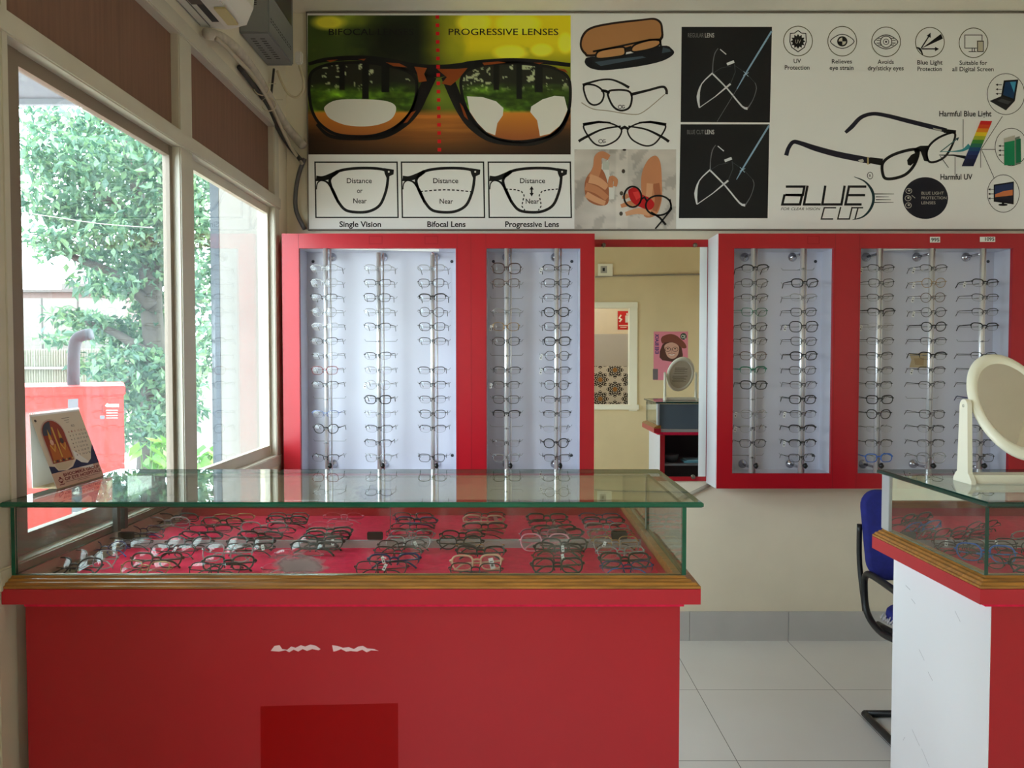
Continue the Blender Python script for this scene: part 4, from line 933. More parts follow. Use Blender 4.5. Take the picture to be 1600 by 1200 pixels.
for i, col_ in enumerate(RACK):
    n = 0
    for k, e in enumerate(col_):
        if e is None: continue
        n += 1; tg = len(e) > 2
        g_ = new_glasses(e[0], e[1], False, tg)
        g_.location = (RODS[i] + random.uniform(-0.003, 0.003), PY - 0.026 + random.uniform(-0.002, 0.002), SLOTZ[k] + 0.0055)
        g_.rotation_euler = (random.uniform(0.0, 0.05), random.uniform(-0.02, 0.02), random.uniform(-0.05, 0.05))
        tag(g_, '%s %s eyeglasses%s, %s down %s' % (e[1], e[0], ' with tag' if tg else '', ORD[n - 1], PLACE[i]), 'glasses', 'eyeglasses on ' + PLACE[i])

# ------------------------------------------------------------------ counters
TOPZ, TRAYZ = 1.125, 0.905
BND0, BND1 = 0.899, 0.937       # red band
YB0, YB1 = 1.70, 2.215
PROF = [(-0.05, BND1 - 0.006), (-0.05, 0.955), (-0.030, 0.955), (-0.026, 0.951), (-0.019, 0.950), (-0.016, 0.946), (-0.008, 0.945), (-0.005, 0.940), (0.0, 0.939), (0.0, BND1 - 0.003)]
BANDP = [(-0.05, BND0), (0.0, BND0), (0.0, BND1 - 0.004), (-0.05, BND1 - 0.004)]
def glass_slab(t, x0, x1, y0, y1, z0, z1, edge):
    m = MB(); c = 0.004
    m.use(M_topglass); m.raw([(x0 + c, y0 + c, z1), (x1 - c, y0 + c, z1), (x1 - c, y1 - c, z1), (x0 + c, y1 - c, z1)], [(0, 1, 2, 3)])
    m.raw([(x0 + c, y0 + c, z0), (x1 - c, y0 + c, z0), (x1 - c, y1 - c, z0), (x0 + c, y1 - c, z0)], [(3, 2, 1, 0)])
    m.use(edge)
    o = [(x0, y0), (x1, y0), (x1, y1), (x0, y1)]; i_ = [(x0 + c, y0 + c), (x1 - c, y0 + c), (x1 - c, y1 - c), (x0 + c, y1 - c)]
    vs = [(*p, z0) for p in i_] + [(*p, z0 + 0.003) for p in o] + [(*p, z1 - 0.003) for p in o] + [(*p, z1) for p in i_]
    fs = [(L * 4 + k, L * 4 + (k + 1) % 4, L * 4 + 4 + (k + 1) % 4, L * 4 + 4 + k) for L in range(3) for k in range(4)]
    m.raw(vs, fs); part_at(t, m, 'glass_top', None)
def pane_part(t, a, b, edge, axis, name='glass_panel'):
    """upright pane: clear faces, green rims"""
    x0, y0, z0 = a; x1, y1, z1 = b
    vs = [(x0, y0, z0), (x1, y0, z0), (x1, y1, z0), (x0, y1, z0), (x0, y0, z1), (x1, y0, z1), (x1, y1, z1), (x0, y1, z1)]
    F = {'-y': (0, 1, 5, 4), '+y': (2, 3, 7, 6), '+x': (1, 2, 6, 5), '-x': (3, 0, 4, 7), '-z': (0, 3, 2, 1), '+z': (4, 5, 6, 7)}
    m = MB(); m.use(M_caseglass)
    clear = ('-y', '+y') if axis == 'y' else ('-x', '+x')
    for k in clear: m.raw(vs, [F[k]])
    m.use(edge)
    for k in F:
        if k not in clear: m.raw(vs, [F[k]])
    return part_at(t, m, name, None)
def counter(t, x0, x1, open_left, open_right, edge, trim_path, gx0, gx1):
    """x0..x1 is the outer edge of the red band; gx0..gx1 the glass case"""
    part_at(t, MB().sweep(trim_path, BANDP), 'band', M_redside)
    part_at(t, MB().sweep(trim_path, PROF), 'wood_trim', M_wood)
    part_at(t, MB().box((x0 + 0.03, YB0 + 0.03, TRAYZ - 0.02), (x1 - 0.03, YB1 - 0.02, TRAYZ)), 'felt_tray', M_felt)
    pane_part(t, (gx0 + 0.009, YB0 + 0.032, 0.9555), (gx1 - 0.009, YB0 + 0.038, TOPZ - 0.0135), edge, 'y')
    pane_part(t, (gx0, YB0 + 0.030, 0.9555), (gx0 + 0.009, YB1 - 0.014, TOPZ - 0.0135), edge, 'x')
    pane_part(t, (gx1 - 0.009, YB0 + 0.030, 0.9555), (gx1, YB1 - 0.014, TOPZ - 0.0135), edge, 'x')
    ym = YB1 - 0.022
    xm = (gx0 + gx1) / 2
    for k, (a_, b_) in enumerate(((gx0 + 0.012, xm + 0.02), (xm - 0.02, gx1 - 0.012))):
        yy = ym + 0.006 * k
        d = part_at(t, MB().box((a_, yy + 0.0012, TRAYZ + 0.022), (b_, yy + 0.005, TOPZ - 0.016)), 'sliding_door', M_blueback)
        mm = MB().box((a_, yy, TRAYZ + 0.022), (b_, yy + 0.0011, TOPZ - 0.016)); mo = part_at(t, mm, 'door_mirror', M_mirror); 
    part_at(t, MB().box((gx0 + 0.01, ym - 0.004, TRAYZ), (gx1 - 0.01, ym + 0.014, TRAYZ + 0.021)), 'door_track', mat('frosted_track', (176, 172, 172), 0.25))
    for k in (0, 1):
        xx = gx0 if k == 0 else gx1 - 0.013
        part_at(t, MB().box((xx, YB1 - 0.013, 0.956), (xx + 0.013, YB1 + 0.002, TOPZ - 0.0135), 0.001), 'corner_channel', M_alu)
    glass_slab(t, min(gx0 - 0.004, x0 + 0.012), gx1 + 0.031, YB0, YB1 + 0.002, TOPZ - 0.0125, TOPZ, edge)
    return ym

CL_ = thing('display_counter', 'long red display counter with glass top and eyeglasses case, in front of window', 'counter', (-0.35, 1.95, 0))
ymL = counter(CL_, -1.122, 0.415, False, True, M_edge, [(-1.122, YB0), (0.415, YB0), (0.415, YB1)], -1.118, 0.389)
bx_ = MB(); bx_.box((-1.095, YB0 + 0.04, 0.0), (0.378, YB0 + 0.058, BND0)); bx_.box((0.36, YB0 + 0.058, 0.0), (0.378, YB1 - 0.03, BND0)); bx_.box((-1.095, YB0 + 0.058, 0.0), (-1.077, YB1 - 0.03, BND0))
bx_.box((-1.077, YB0 + 0.058, 0.05), (0.36, YB1 - 0.03, 0.068)); bx_.box((-1.077, YB0 + 0.058, BND0 - 0.018), (0.36, YB1 - 0.03, BND0 - 0.001))
part_at(CL_, bx_, 'body', mat('faded_red_laminate', (172, 14, 32), 0.34, var=0.04, scale=2.5))
YBF = YB0 + 0.04
pp = Print(lambda x, y: atY(x, y, YBF), NRM)
pp.mb.use(M_redfresh); pp.mb.face([pp.P(q, 1.5) for q in [(407, 1103.5), (470, 1102), (520, 1101), (622, 1098.5), (623, 1290), (408, 1290)]])
tag(pp.out('unfaded_patch', CL_), 'darker unfaded red rectangle on the counter front')
pp = Print(lambda x, y: atY(x, y, YBF), NRM)
CW = (232, 196, 200)
top = [(423, 1017), (429, 1009), (437, 1008), (441, 1014), (449, 1015), (455, 1010), (462, 1012), (470, 1008), (477, 1010), (485, 1007), (494, 1009), (501, 1014), (498, 1016), (488, 1014), (480, 1017), (473, 1014), (466, 1018), (459, 1015), (452, 1019), (446, 1016), (436, 1018)]
pp.poly(top, CW, 1.5)
tag(pp.out('paint_chip', CL_), 'white chipped scrape, left one'); pp = Print(lambda x, y: atY(x, y, YBF), NRM)
pp.poly([(519, 1008), (527, 1009), (536, 1012), (545, 1011), (553, 1014), (560, 1010), (567, 1009), (574, 1013), (585, 1014), (592, 1017), (580, 1016), (573, 1019), (566, 1015), (558, 1018), (548, 1017), (541, 1018), (533, 1014), (526, 1017), (521, 1018)], CW, 1.5)
tag(pp.out('paint_chip', CL_), 'white chipped scrape, right one')
# worn patch on the front pane of the case
def smear():
    m = bpy.data.materials.new('worn_smear'); m.use_nodes = True; nt = m.node_tree; b = nt.nodes['Principled BSDF']
    b.inputs['Base Color'].default_value = (*lin((150, 138, 138)), 1); b.inputs['Roughness'].default_value = 0.9
    tc = nt.nodes.new('ShaderNodeTexCoord'); mp = nt.nodes.new('ShaderNodeMapping'); mp.inputs['Scale'].default_value = (1, 1, 2.2)
    nz = nt.nodes.new('ShaderNodeTexNoise'); nz.inputs['Scale'].default_value = 30; nz.inputs['Detail'].default_value = 8
    nt.links.new(tc.outputs['Object'], mp.inputs[0]); nt.links.new(mp.outputs[0], nz.inputs['Vector'])
    ds = nt.nodes.new('ShaderNodeVectorMath'); ds.operation = 'DISTANCE'
    c = atY(468, 884, YB0 + 0.03); ds.inputs[1].default_value = (c.x + 0.35, c.y - 1.95, c.z * 2.2)
    nt.links.new(mp.outputs[0], ds.inputs[0])
    mr = nt.nodes.new('ShaderNodeMapRange'); mr.inputs[1].default_value = 0.10; mr.inputs[2].default_value = 0.0; nt.links.new(ds.outputs['Value'], mr.inputs[0])
    a1 = nt.nodes.new('ShaderNodeMath'); a1.operation = 'MULTIPLY_ADD'; a1.inputs[1].default_value = 0.9; a1.inputs[2].default_value = -0.42
    nt.links.new(mr.outputs[0], a1.inputs[0])
    ad = nt.nodes.new('ShaderNodeMath'); ad.operation = 'ADD'; nt.links.new(a1.outputs[0], ad.inputs[0]); nt.links.new(nz.outputs['Fac'], ad.inputs[1])
    m2 = nt.nodes.new('ShaderNodeMapRange'); m2.inputs[1].default_value = 0.36; m2.inputs[2].default_value = 0.72; m2.inputs[4].default_value = 0.82
    nt.links.new(ad.outputs[0], m2.inputs[0]); nt.links.new(m2.outputs[0], b.inputs['Alpha'])
    return m
q0, q1 = atY(395, 858, YB0 + 0.0313), atY(535, 903, YB0 + 0.0313)
tag(part_at(CL_, MB().box((q0.x, YB0 + 0.0312, max(q1.z, 0.956)), (q1.x, YB0 + 0.0316, q0.z)), 'dust_smear', smear()), 'grey dusty smear on the front glass')
def door_handle(t, x, ym, z0=0.928): part_at(t, MB().box((x - 0.022, ym - 0.005, z0), (x + 0.022, ym - 0.0003, z0 + 0.022), 0.002), 'door_handle', M_black)
for x in (197, 586, 968): door_handle(CL_, atY(x, 836, ymL).x, ymL)
part_at(CL_, MB().box((-1.113, ymL - 0.03, 0.956), (-1.100, ymL - 0.012, TOPZ - 0.0135)), 'dark_stile', mat('dark_stile', (60, 58, 56), 0.5))

CR_ = thing('display_counter', 'red display counter with white end panel and round mirror on its glass top', 'counter', (1.65, 1.95, 0))
XRB = 1.029; XRE = 2.25
ymR = counter(CR_, XRB, XRE, True, False, M_edgedk, [(XRB, YB1), (XRB, YB0), (XRE, YB0)], XRB + 0.026, XRE - 0.035)
b2 = MB(); b2.box((XRB + 0.0505, YB0 + 0.04, 0.0), (XRE - 0.03, YB0 + 0.058, BND0)); b2.box((XRE - 0.05, YB0 + 0.058, 0), (XRE - 0.03, YB1 - 0.03, BND0))
b2.box((XRB + 0.068, YB0 + 0.058, 0.04), (XRE - 0.05, YB1 - 0.03, 0.058)); b2.box((XRB + 0.068, YB0 + 0.058, BND0 - 0.02), (XRE - 0.05, YB1 - 0.03, BND0 - 0.001))
b2.box((XRB + 0.0505, YB1 - 0.048, 0), (XRB + 0.085, YB1 - 0.03, BND0 - 0.02))
part_at(CR_, b2, 'body', M_red)
part_at(CR_, MB().box((XRB + 0.068, YB0 + 0.062, 0.655), (XRE - 0.0505, YB1 - 0.05, 0.67)), 'shelf', mat('grey_shelf', (120, 122, 126), 0.5))
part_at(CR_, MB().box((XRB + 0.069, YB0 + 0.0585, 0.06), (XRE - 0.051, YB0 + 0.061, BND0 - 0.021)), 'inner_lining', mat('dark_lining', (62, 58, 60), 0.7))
tag(part_at(CR_, MB().box((XRB + 0.048, YB0 + 0.0402, 0.0), (XRB + 0.050, YB1 - 0.030, BND0)).box((XRB + 0.0502, YB0 + 0.0585, 0.0), (XRB + 0.068, YB1 - 0.049, BND0)), 'end_panel', M_white), 'scuffed white laminate end panel')
door_handle(CR_, atY(1402, 832, ymR).x + 0.03, ymR)
part_at(CR_, MB().box((XRB + 0.024, YB1 - 0.045, 0.956), (XRB + 0.034, YB1 - 0.0135, TOPZ - 0.0135), 0.001), 'corner_channel', M_alu)
ps = thing('paper_stack', 'low stack of pale blue papers on the right counter shelf, reflected in wall mirror', 'papers', (1.36, 2.06, 0.6705))
part_at(ps, MB().box((1.27, 1.98, 0.6705), (1.46, 2.13, 0.683), 0.001), 'lower_sheets', mat('pale_blue_paper', (120, 190, 210), 0.7)); part_at(ps, MB().box((1.29, 1.975, 0.6832), (1.47, 2.12, 0.690), 0.001), 'upper_sheets', mat('pale_blue_paper2', (150, 205, 220), 0.7))
bw_ = thing('bowl', 'dark round bowl on the right counter shelf, reflected in wall mirror', 'bowl', (1.18, 2.08, 0.6705))
part_at(bw_, MB().lathe([(0, 0.6705), (0.035, 0.6705), (0.055, 0.705), (0.058, 0.73), (0.055, 0.73), (0.05, 0.70), (0.03, 0.678), (0, 0.678)], 24, (1.18, 2.08, 0), 'Z'), 'body', mat('dark_ceramic', (70, 74, 80), 0.4))
# scuffs on the white end
sf = MB().use(ink((176, 178, 184)))
for (x, y, l, s_) in ((1415, 915, 12, 1.0), (1424, 936, 10, 1.3), (1436, 1015, 14, 2.1), (1450, 1050, 12, 2.0), (1492, 955, 14, 2.0), (1425, 1140, 20, 2.2), (1440, 1170, 20, 2.4), (1411, 1157, 5, -1.6)):
    A1, A2 = atX(x, y, XRB + 0.0475), atX(x + l * 0.6, y + l * s_ * 0.6, XRB + 0.0475)
    sf.raw([A1, A2, A2 + Vector((0, 0, 0.0016)), A1 + Vector((0, 0, 0.0016))], [(0, 1, 2, 3)])
part_at(CR_, sf, 'scuff', None)

# eyeglasses lying in the cases: (x, y) of each pair's middle in the photograph fixes where it lies on the tray
def lay(sh, col, x, y, label, group, tagged=False, tilt=None, yaw=None):
    g_ = new_glasses(sh, col, True, tagged)
    tl = -math.radians(tilt if tilt else random.uniform(34, 50)); yw = yaw if yaw is not None else random.uniform(-0.12, 0.12)
    Rm = Matrix.Rotation(yw, 3, 'Z') @ Matrix.Rotation(tl, 3, 'X')
    lo = min((Rm @ v.co).z for c in g_.children if not c.name.startswith('price_tag') for v in c.data.vertices)
    P_ = atZ(x, y, TRAYZ + 0.014); g_.rotation_euler = (tl, 0, yw)
    cen = Rm @ Vector((0, 0.004, -0.008)); g_.location = (P_.x - cen.x, min(P_.y - cen.y, ymL - 0.036 - abs(math.sin(yw)) * 0.07), TRAYZ + 0.0004 - lo)
    tag(g_, label, 'glasses', group)
GL = 'eyeglasses in the left counter case'
COLS = [
 ('first pile from the left', [(LG, BK, 116, 892), (LG, CL, 142, 880), (RD, 'navy blue', 164, 863), (H, DG_, 205, 851)]),
 ('second pile from the left', [(R_, GD, 227, 894), (TR_, TO, 245, 881), (R_, DG_, 270, 866, T_), (TRD, DG_, 304, 849)]),
 ('third pile from the left', [(R_, DG_, 336, 896), (TR_, BK, 357, 886), (LG, CL, 356, 869), (H, BK, 390, 863, T_), (TR_, BK, 400, 848)]),
 ('pile behind the dusty smear', [(RL_, 'pink', 450, 896), (RL_, 'pink', 466, 874), (TH, BK, 490, 861), (TR_, BK, 507, 848, T_)]),
 ('pile at the middle of the case', [(R_, DG_, 596, 894, T_), (TH, 'navy blue', 616, 882, T_), (H, DG_, 622, 869), (H, DG_, 628, 858, T_), (R_, SV, 642, 846)]),
 ('pile right of the middle', [(R_, BK, 743, 897), (TR_, 'peach', 745, 885, T_), (TH, BK, 751, 869), (RL_, GD, 750, 860), (TRD, BK, 720, 850)]),
 ('second pile from the right', [(TR_, BK, 871, 890), (H, TO, 871, 877, T_), (TH, BK, 872, 864, T_), (TR_, BK, 882, 857), (LG, 'pink', 850, 843)]),
 ('first pile from the right', [(H, 'navy blue', 980, 893), (TR_, BK, 976, 881), (H, SV, 970, 869), (R_, CL, 963, 858, T_), (R_, GD, 958, 847)])]
for nm, items in COLS:
    for k, e in enumerate(items):
        tg = len(e) > 4
        pos = 'frontmost' if k == 0 else ('rearmost' if k == len(items) - 1 else ORD[k] + ' from front')
        lay(e[0], e[1], e[2], e[3], '%s %s eyeglasses%s, %s, %s, left counter' % (e[1], e[0], ' with tag' if tg else '', pos, nm.replace(' of the case', '')), GL, tg)
GR = 'eyeglasses in the right counter case'
for e, w_ in (((RD, BK, 1572, 883), 'front left corner of the red tray'), ((LG, 'blue', 1540, 870), 'beside upright glass corner'), ((RD, BK, 1504, 864), 'left side of the red tray'), ((R_, BR, 1476, 847, T_), 'back left near the mirrored door'),
              ((RD, DG_, 1590, 863), 'behind the glass corner'), ((R_, DG_, 1518, 843, T_), 'back row behind the blue pair'), ((TR_, BK, 1625, 892), 'front row near the picture edge'), ((RD, BK, 1668, 874), 'middle row near the picture edge'), ((R_, SV, 1652, 855, T_), 'middle row behind the blue pair'), ((TRD, BK, 1700, 846), 'back row near the picture edge')):
    lay(e[0], e[1], e[2], e[3], '%s %s eyeglasses%s, %s, right counter' % (e[1], e[0], ' with tag' if len(e) > 4 else '', w_), GR, len(e) > 4, yaw=random.uniform(-0.5, 0.3))

# ------------------------------------------------------------------ round mirror on the right counter
MX, MY = 1.269, 1.979
st = thing('vanity_mirror', 'round tilting mirror in cream plastic stand on the right glass counter', 'mirror', (MX, MY, TOPZ))
M_cp = mat('cream_plastic', (232, 228, 206), 0.35)
PVZ, RAD, AX = 1.32, 0.094, 0.117
part_at(st, MB().box((MX - AX, MY - 0.028, TOPZ), (MX + AX, MY + 0.028, TOPZ + 0.022), 0.004), 'base', M_cp)
for s_ in (-1, 1):
    a_ = MB(); prof = [(MY - 0.040, TOPZ), (MY + 0.040, TOPZ), (MY + 0.040, TOPZ + 0.008), (MY + 0.030, TOPZ + 0.022), (MY + 0.024, TOPZ + 0.026)]
    prof += [(MY + 0.017, PVZ + 0.0)] + [(MY + 0.017 * math.cos(t), PVZ + 0.017 * math.sin(t)) for t in np.linspace(0.2, PI - 0.2, 8)] + [(MY - 0.017, PVZ), (MY - 0.024, TOPZ + 0.026), (MY - 0.030, TOPZ + 0.022), (MY - 0.040, TOPZ + 0.008)]
    xa = MX + s_ * AX; a_.prism(prof, 'X', xa - 0.006, xa + 0.006)
    arm = part_at(st, a_, 'arm', M_cp)
    part_at(st, MB().lathe([(0, -0.0075 * 1), (0.004, -0.0075), (0.0045, 0.0075), (0, 0.0075)], 12, (xa, MY, PVZ), 'X'), 'pivot', mat('pivot_screw', (190, 186, 170), 0.4))
TL = math.radians(-33.7); Rt = Matrix.Rotation(TL, 3, 'X'); C0 = Vector((MX, MY, PVZ))
def tilted(mb): mb.v = [tuple(C0 + Rt @ Vector((v[0], v[1], v[2] * 1.5))) for v in mb.v]; return mb
part_at(st, tilted(MB().lathe([(RAD - 0.012, -0.006), (RAD - 0.006, -0.0115), (RAD, -0.011), (RAD + 0.009, -0.005), (RAD + 0.011, 0), (RAD + 0.009, 0.005), (RAD, 0.011), (RAD - 0.006, 0.0115), (RAD - 0.012, 0.006)], 56, (0, 0, 0), 'Y')), 'rim', M_cp)
part_at(st, tilted(MB().lathe([(0, -0.0062), (RAD - 0.011, -0.0062)], 56, (0, 0, 0), 'Y')), 'mirror_face', M_mirror)
tag(part_at(st, tilted(MB().lathe([(0, 0.0062), (RAD - 0.011, 0.0062)], 56, (0, 0, 0), 'Y')), 'paper_back', mat('buff_paper', (206, 196, 170), 0.7)), 'buff paper leaflet on the mirror back')
pr = Print(lambda x, y: C0 + Rt @ Vector((x, 0.0066, y)), (0, 0, 0))
for k, (w_, z_) in enumerate(((0.05, .062), (0.05, .054), (0.05, .047), (0.05, .036), (0.05, .028), (0.05, .014), (0.055, .008), (0.06, -.012), (0.06, -.020), (0.06, -.030), (0.05, -.037), (0.055, -.045), (0.06, -.055), (0.055, -.066))):
    pr.rect(-w_, z_, w_ * (0.9 if k % 3 else 0.5), z_ + 0.0028, (96, 84, 66), 0)
part_at_nofix(st, pr.mb, 'leaflet_print')

# ------------------------------------------------------------------ desk calendar
cal = thing('desk_calendar', 'tent desk calendar on the left end of the glass counter by the window', 'calendar', (-1.11, 2.0, TOPZ))
f0, f1 = atZ(89, 763.5, TOPZ + 0.0005), atZ(162, 743, TOPZ + 0.0005)
t0 = atX(46, 648, -1.148); t1 = atX(123, 639, -1.148)
b0 = Vector((-1.163, t0.y + 0.03, TOPZ + 0.001)); b1 = Vector((-1.163, t1.y + 0.02, TOPZ + 0.001))
def sheet(A_, B__, C__, D__, th=0.0012):
    n = (B__ - A_).cross(D__ - A_).normalized() * th; q = [A_, B__, C__, D__]; m = MB()
    m.raw(q + [v + n for v in q], [(3, 2, 1, 0), (4, 5, 6, 7), (0, 1, 5, 4), (1, 2, 6, 5), (2, 3, 7, 6), (3, 0, 4, 7)]); return m
part_at(cal, sheet(f0, f1, t1, t0, -0.001), 'front_card', M_tagw); part_at(cal, sheet(b0, b1, t1, t0), 'back_card', M_tagw); part_at(cal, sheet(f0, f1, b1, b0, -0.0008), 'base_card', mat('kraft_card', (214, 190, 150), 0.7))
cp = MB()
for k in range(26):
    c_ = t0.lerp(t1, (k + 0.5) / 26); ax_ = (t1 - t0).normalized()
    u_ = Vector((1, 0, 0)); w_ = ax_.cross(u_).normalized()
    cp.tube([c_ + (u_ * math.cos(t) + w_ * math.sin(t)) * 0.0035 for t in np.linspace(0, 2 * PI, 9)[:-1]], 0.0006, 4, closed=True)
part_at(cal, cp, 'spiral_binding', M_tagw)
nf = (f1 - f0).cross(t0 - f0).normalized(); nf = nf if nf.x > 0 else -nf
def cpt(u, v): return (t0.lerp(t1, u)).lerp(f0.lerp(f1, u), v)      # u across, v down
pc = Print(cpt, nf, 0.00025)
pc.poly([(0, 0.03), (1, 0.03), (1, 0.80), (0, 0.80)], (226, 214, 196), 1); pc.poly([(0, 0.80), (1, 0.80), (1, 1), (0, 1)], (214, 178, 158), 1)
pc.poly([(0.0, 0.70), (0.10, 0.72), (0.14, 0.78), (0.30, 0.80), (0.44, 0.77), (0.56, 0.68), (0.64, 0.74), (0.76, 0.77), (0.86, 0.72), (0.93, 0.6), (1, 0.52), (1, 0.80), (0, 0.80)], (32, 34, 74), 2)
pc.poly([(0.12, 0.73), (0.16, 0.77), (0.28, 0.79), (0.42, 0.75), (0.5, 0.68), (0.46, 0.66), (0.12, 0.69)], (212, 196, 168), 3)
arch = lambda s_, d=0: [(0.30 + (0.21 + d) * math.cos(t), 0.30 - (0.19 + d) * math.sin(t)) for t in np.linspace(0, PI, 14)] + [(0.09 - d, 0.68), (0.51 + d, 0.68)]
pc.poly(arch(1, 0.02), (206, 180, 170), 4); pc.poly(arch(1), (150, 58, 30), 5)
pc.poly([(0.30 + 0.2 * math.cos(t), 0.30 - 0.18 * math.sin(t)) for t in np.linspace(PI * 0.5, PI, 8)] + [(0.25, 0.3)], (60, 62, 74), 6)
for cx in (0.20, 0.40):
    pc.poly([(cx - 0.085, 0.64), (cx - 0.07, 0.48), (cx - 0.045, 0.42), (cx + 0.045, 0.42), (cx + 0.07, 0.48), (cx + 0.085, 0.64)], (190, 104, 36), 6)
    pc.poly([(cx - 0.03, 0.36), (cx, 0.22), (cx + 0.03, 0.36)], (206, 156, 60), 7); pc.ell(cx, 0.40, 0.034, 0.04, (226, 180, 150) if cx < 0.3 else (70, 50, 44), 8, 14)
    pc.stroke([(cx - 0.05, 0.43), (cx, 0.52), (cx + 0.05, 0.43)], 0.018, (220, 170, 70), 8)
pc.stroke([(0.30, 0.2), (0.30, 0.62)], 0.03, (214, 166, 70), 7)
for k in range(7): pc.ell(0.12 + k * 0.06, 0.655, 0.02, 0.016, (60, 48, 36) if k % 2 else (190, 160, 90), 9, 10)
DK = (58, 46, 44)
pc.ell(0.055, 0.09, 0.022, 0.018, DK, 4, 12); pc.rect(0.56, 0.10, 0.72, 0.105, DK, 4); pc.rect(0.60, 0.13, 0.70, 0.135, DK, 4); pc.rect(0.62, 0.16, 0.69, 0.164, DK, 4)
day = 1
pc.text('02', 0.70, 0.77, 0.235, 0.03, DK, 4)
for r in range(7):
    y = 0.31 + r * 0.055; pc.rect(0.60, y - 0.018, 0.615, y, (160, 50, 40) if r == 0 else DK, 4)
    for c_ in range(5):
        d_ = r + 1 + c_ * 7
        if d_ > 31: continue
        s_ = str(d_); x = 0.66 + c_ * 0.066; pc.text(s_, x, x + 0.02 * len(s_), y, 0.026, (160, 50, 40) if r == 0 else DK, 4)
MR = (120, 30, 34)
pc.text('BHOOMIKA GROUP', 0.20, 0.97, 0.872, 0.043, MR, 3, 0.03); pc.text('OF EYE HOSPITALS', 0.20, 0.97, 0.928, 0.043, MR, 3, 0.03)
pc.rect(0.2, 0.945, 0.93, 0.951, (130, 90, 84), 3); pc.rect(0.44, 0.966, 0.7, 0.971, (130, 90, 84), 3)
pc.ell(0.12, 0.875, 0.02, 0.013, MR, 3, 12); pc.ring(0.12, 0.91, 0.04, 0.022, 0.012, MR, 3, 16); pc.poly([(0.09, 0.93), (0.15, 0.93), (0.12, 0.955)], MR, 3); pc.rect(0.07, 0.96, 0.17, 0.972, MR, 3)
part_at_nofix(cal, pc.mb, 'calendar_print')

# ------------------------------------------------------------------ things on the left wall
ac = thing('air_conditioner', 'white split air conditioner high on the left wall above the window', 'air conditioner', (XL, 2.3, 2.63))
acp = [(XL + 0.001, 2.64), (XL + 0.10, 2.628), (XL + 0.17, 2.645), (XL + 0.205, 2.69), (XL + 0.215, 2.78), (XL + 0.205, 2.90), (XL + 0.17, 2.935), (XL + 0.001, 2.94)]
m = MB(); n_ = len(acp); y0, y1 = 1.98, 2.865
m.raw([(x, y0, z) for x, z in acp] + [(x, y1 - (0.03 if x > XL + 0.19 else 0), z) for x, z in acp], [(i, (i + 1) % n_, n_ + (i + 1) % n_, n_ + i) for i in range(n_)] + [tuple(range(n_)), tuple(range(2 * n_ - 1, n_ - 1, -1))])
part_at(ac, m, 'body', mat('off_white_plastic', (216, 212, 200), 0.4))
part_at(ac, MB().box((XL + 0.07, 2.02, 2.6285), (XL + 0.10, 2.80, 2.634)), 'louver_slot', mat('dark_slot', (40, 40, 42), 0.6))
part_at(ac, MB().box((XL + 0.107, 2.02, 2.620), (XL + 0.165, 2.66, 2.630), 0.003), 'louver', mat('off_white_plastic_flap', (208, 204, 192), 0.4))
part_at(ac, MB().box((XL + 0.055, 2.60, 2.627), (XL + 0.095, 2.66, 2.633)), 'drain_cover', M_framedk)
part_at(ac, MB().box((XL + 0.118, 2.69, 2.625), (XL + 0.155, 2.82, 2.632)), 'rating_label', mat('yellowed_label', (200, 184, 132), 0.6))
part_at(ac, MB().box((XL + 0.010, y0, 2.634), (XL + 0.0115, y1 - 0.02, 2.6365)).box((XL + 0.045, y0, 2.630), (XL + 0.0465, y1 - 0.02, 2.636)), 'panel_seam', mat('seam_grey', (120, 116, 108), 0.6))

sb_ = thing('voltage_stabilizer', 'grey metal voltage stabilizer box on left wall beside the advertising board', 'stabilizer', (XL, 3.46, 2.785))
M_sg = mat('grey_enamel', (128, 130, 130), 0.45, var=0.04)
sx1 = -1.005
part_at(sb_, MB().box((XL + 0.001, 3.275, 2.785), (sx1, 3.64, 3.10), 0.006), 'case', M_sg)
def vpart(): global v; part_at(sb_, v, 'vent', mat('vent_dark', (46, 46, 48), 0.6)); v = MB()
v = MB()
for k in range(12): v.box((sx1 - 0.001, 3.30 + k * 0.026, 2.84), (sx1 + 0.0006, 3.314 + k * 0.026, 2.845)); v.box((sx1 - 0.001, 3.30 + k * 0.026, 2.852), (sx1 + 0.0006, 3.314 + k * 0.026, 2.857))
vpart()
for k in range(8): v.box((XL + 0.05, 3.2744, 2.90 + k * 0.008), (XL + 0.075, 3.2755, 2.904 + k * 0.008))
vpart()
for xx in (0.03, 0.07):
    for k in range(10): v.box((XL + xx, 3.33 + k * 0.024, 2.7845), (XL + xx + 0.02, 3.338 + k * 0.024, 2.786))
    vpart()
part_at(sb_, MB().box((sx1 - 0.001, 3.30, 2.955), (sx1 + 0.001, 3.61, 3.08), 0.0004), 'front_panel', mat('dark_panel', (50, 46, 46), 0.4))
part_at(sb_, MB().box((sx1, 3.33, 3.05), (sx1 + 0.004, 3.35, 3.07), 0.001), 'switch', mat('red_switch', (170, 40, 36), 0.4))
pl = thing('power_plug', 'white power plug with looped cord at the corner of grey stabilizer', 'plug', (-1.0, 3.66, 2.8))
q = atY(468, 92, 3.67)
part_at(pl, MB().box((q.x - 0.016, 3.645, q.z - 0.026), (q.x + 0.016, 3.675, q.z + 0.026), 0.005), 'plug_body', mat('white_plastic', (226, 222, 212), 0.4))
part_at(pl, MB().tube(smooth_path([atY(467, 102, 3.67), atY(474, 125, 3.68), atY(473, 142, 3.70), atY(463, 152, 3.70), atY(450, 146, 3.68), atY(440, 128, 3.66), atY(433, 110, 3.64)], 6), 0.006, 8), 'cord', mat('cream_cord', (196, 182, 150), 0.5))
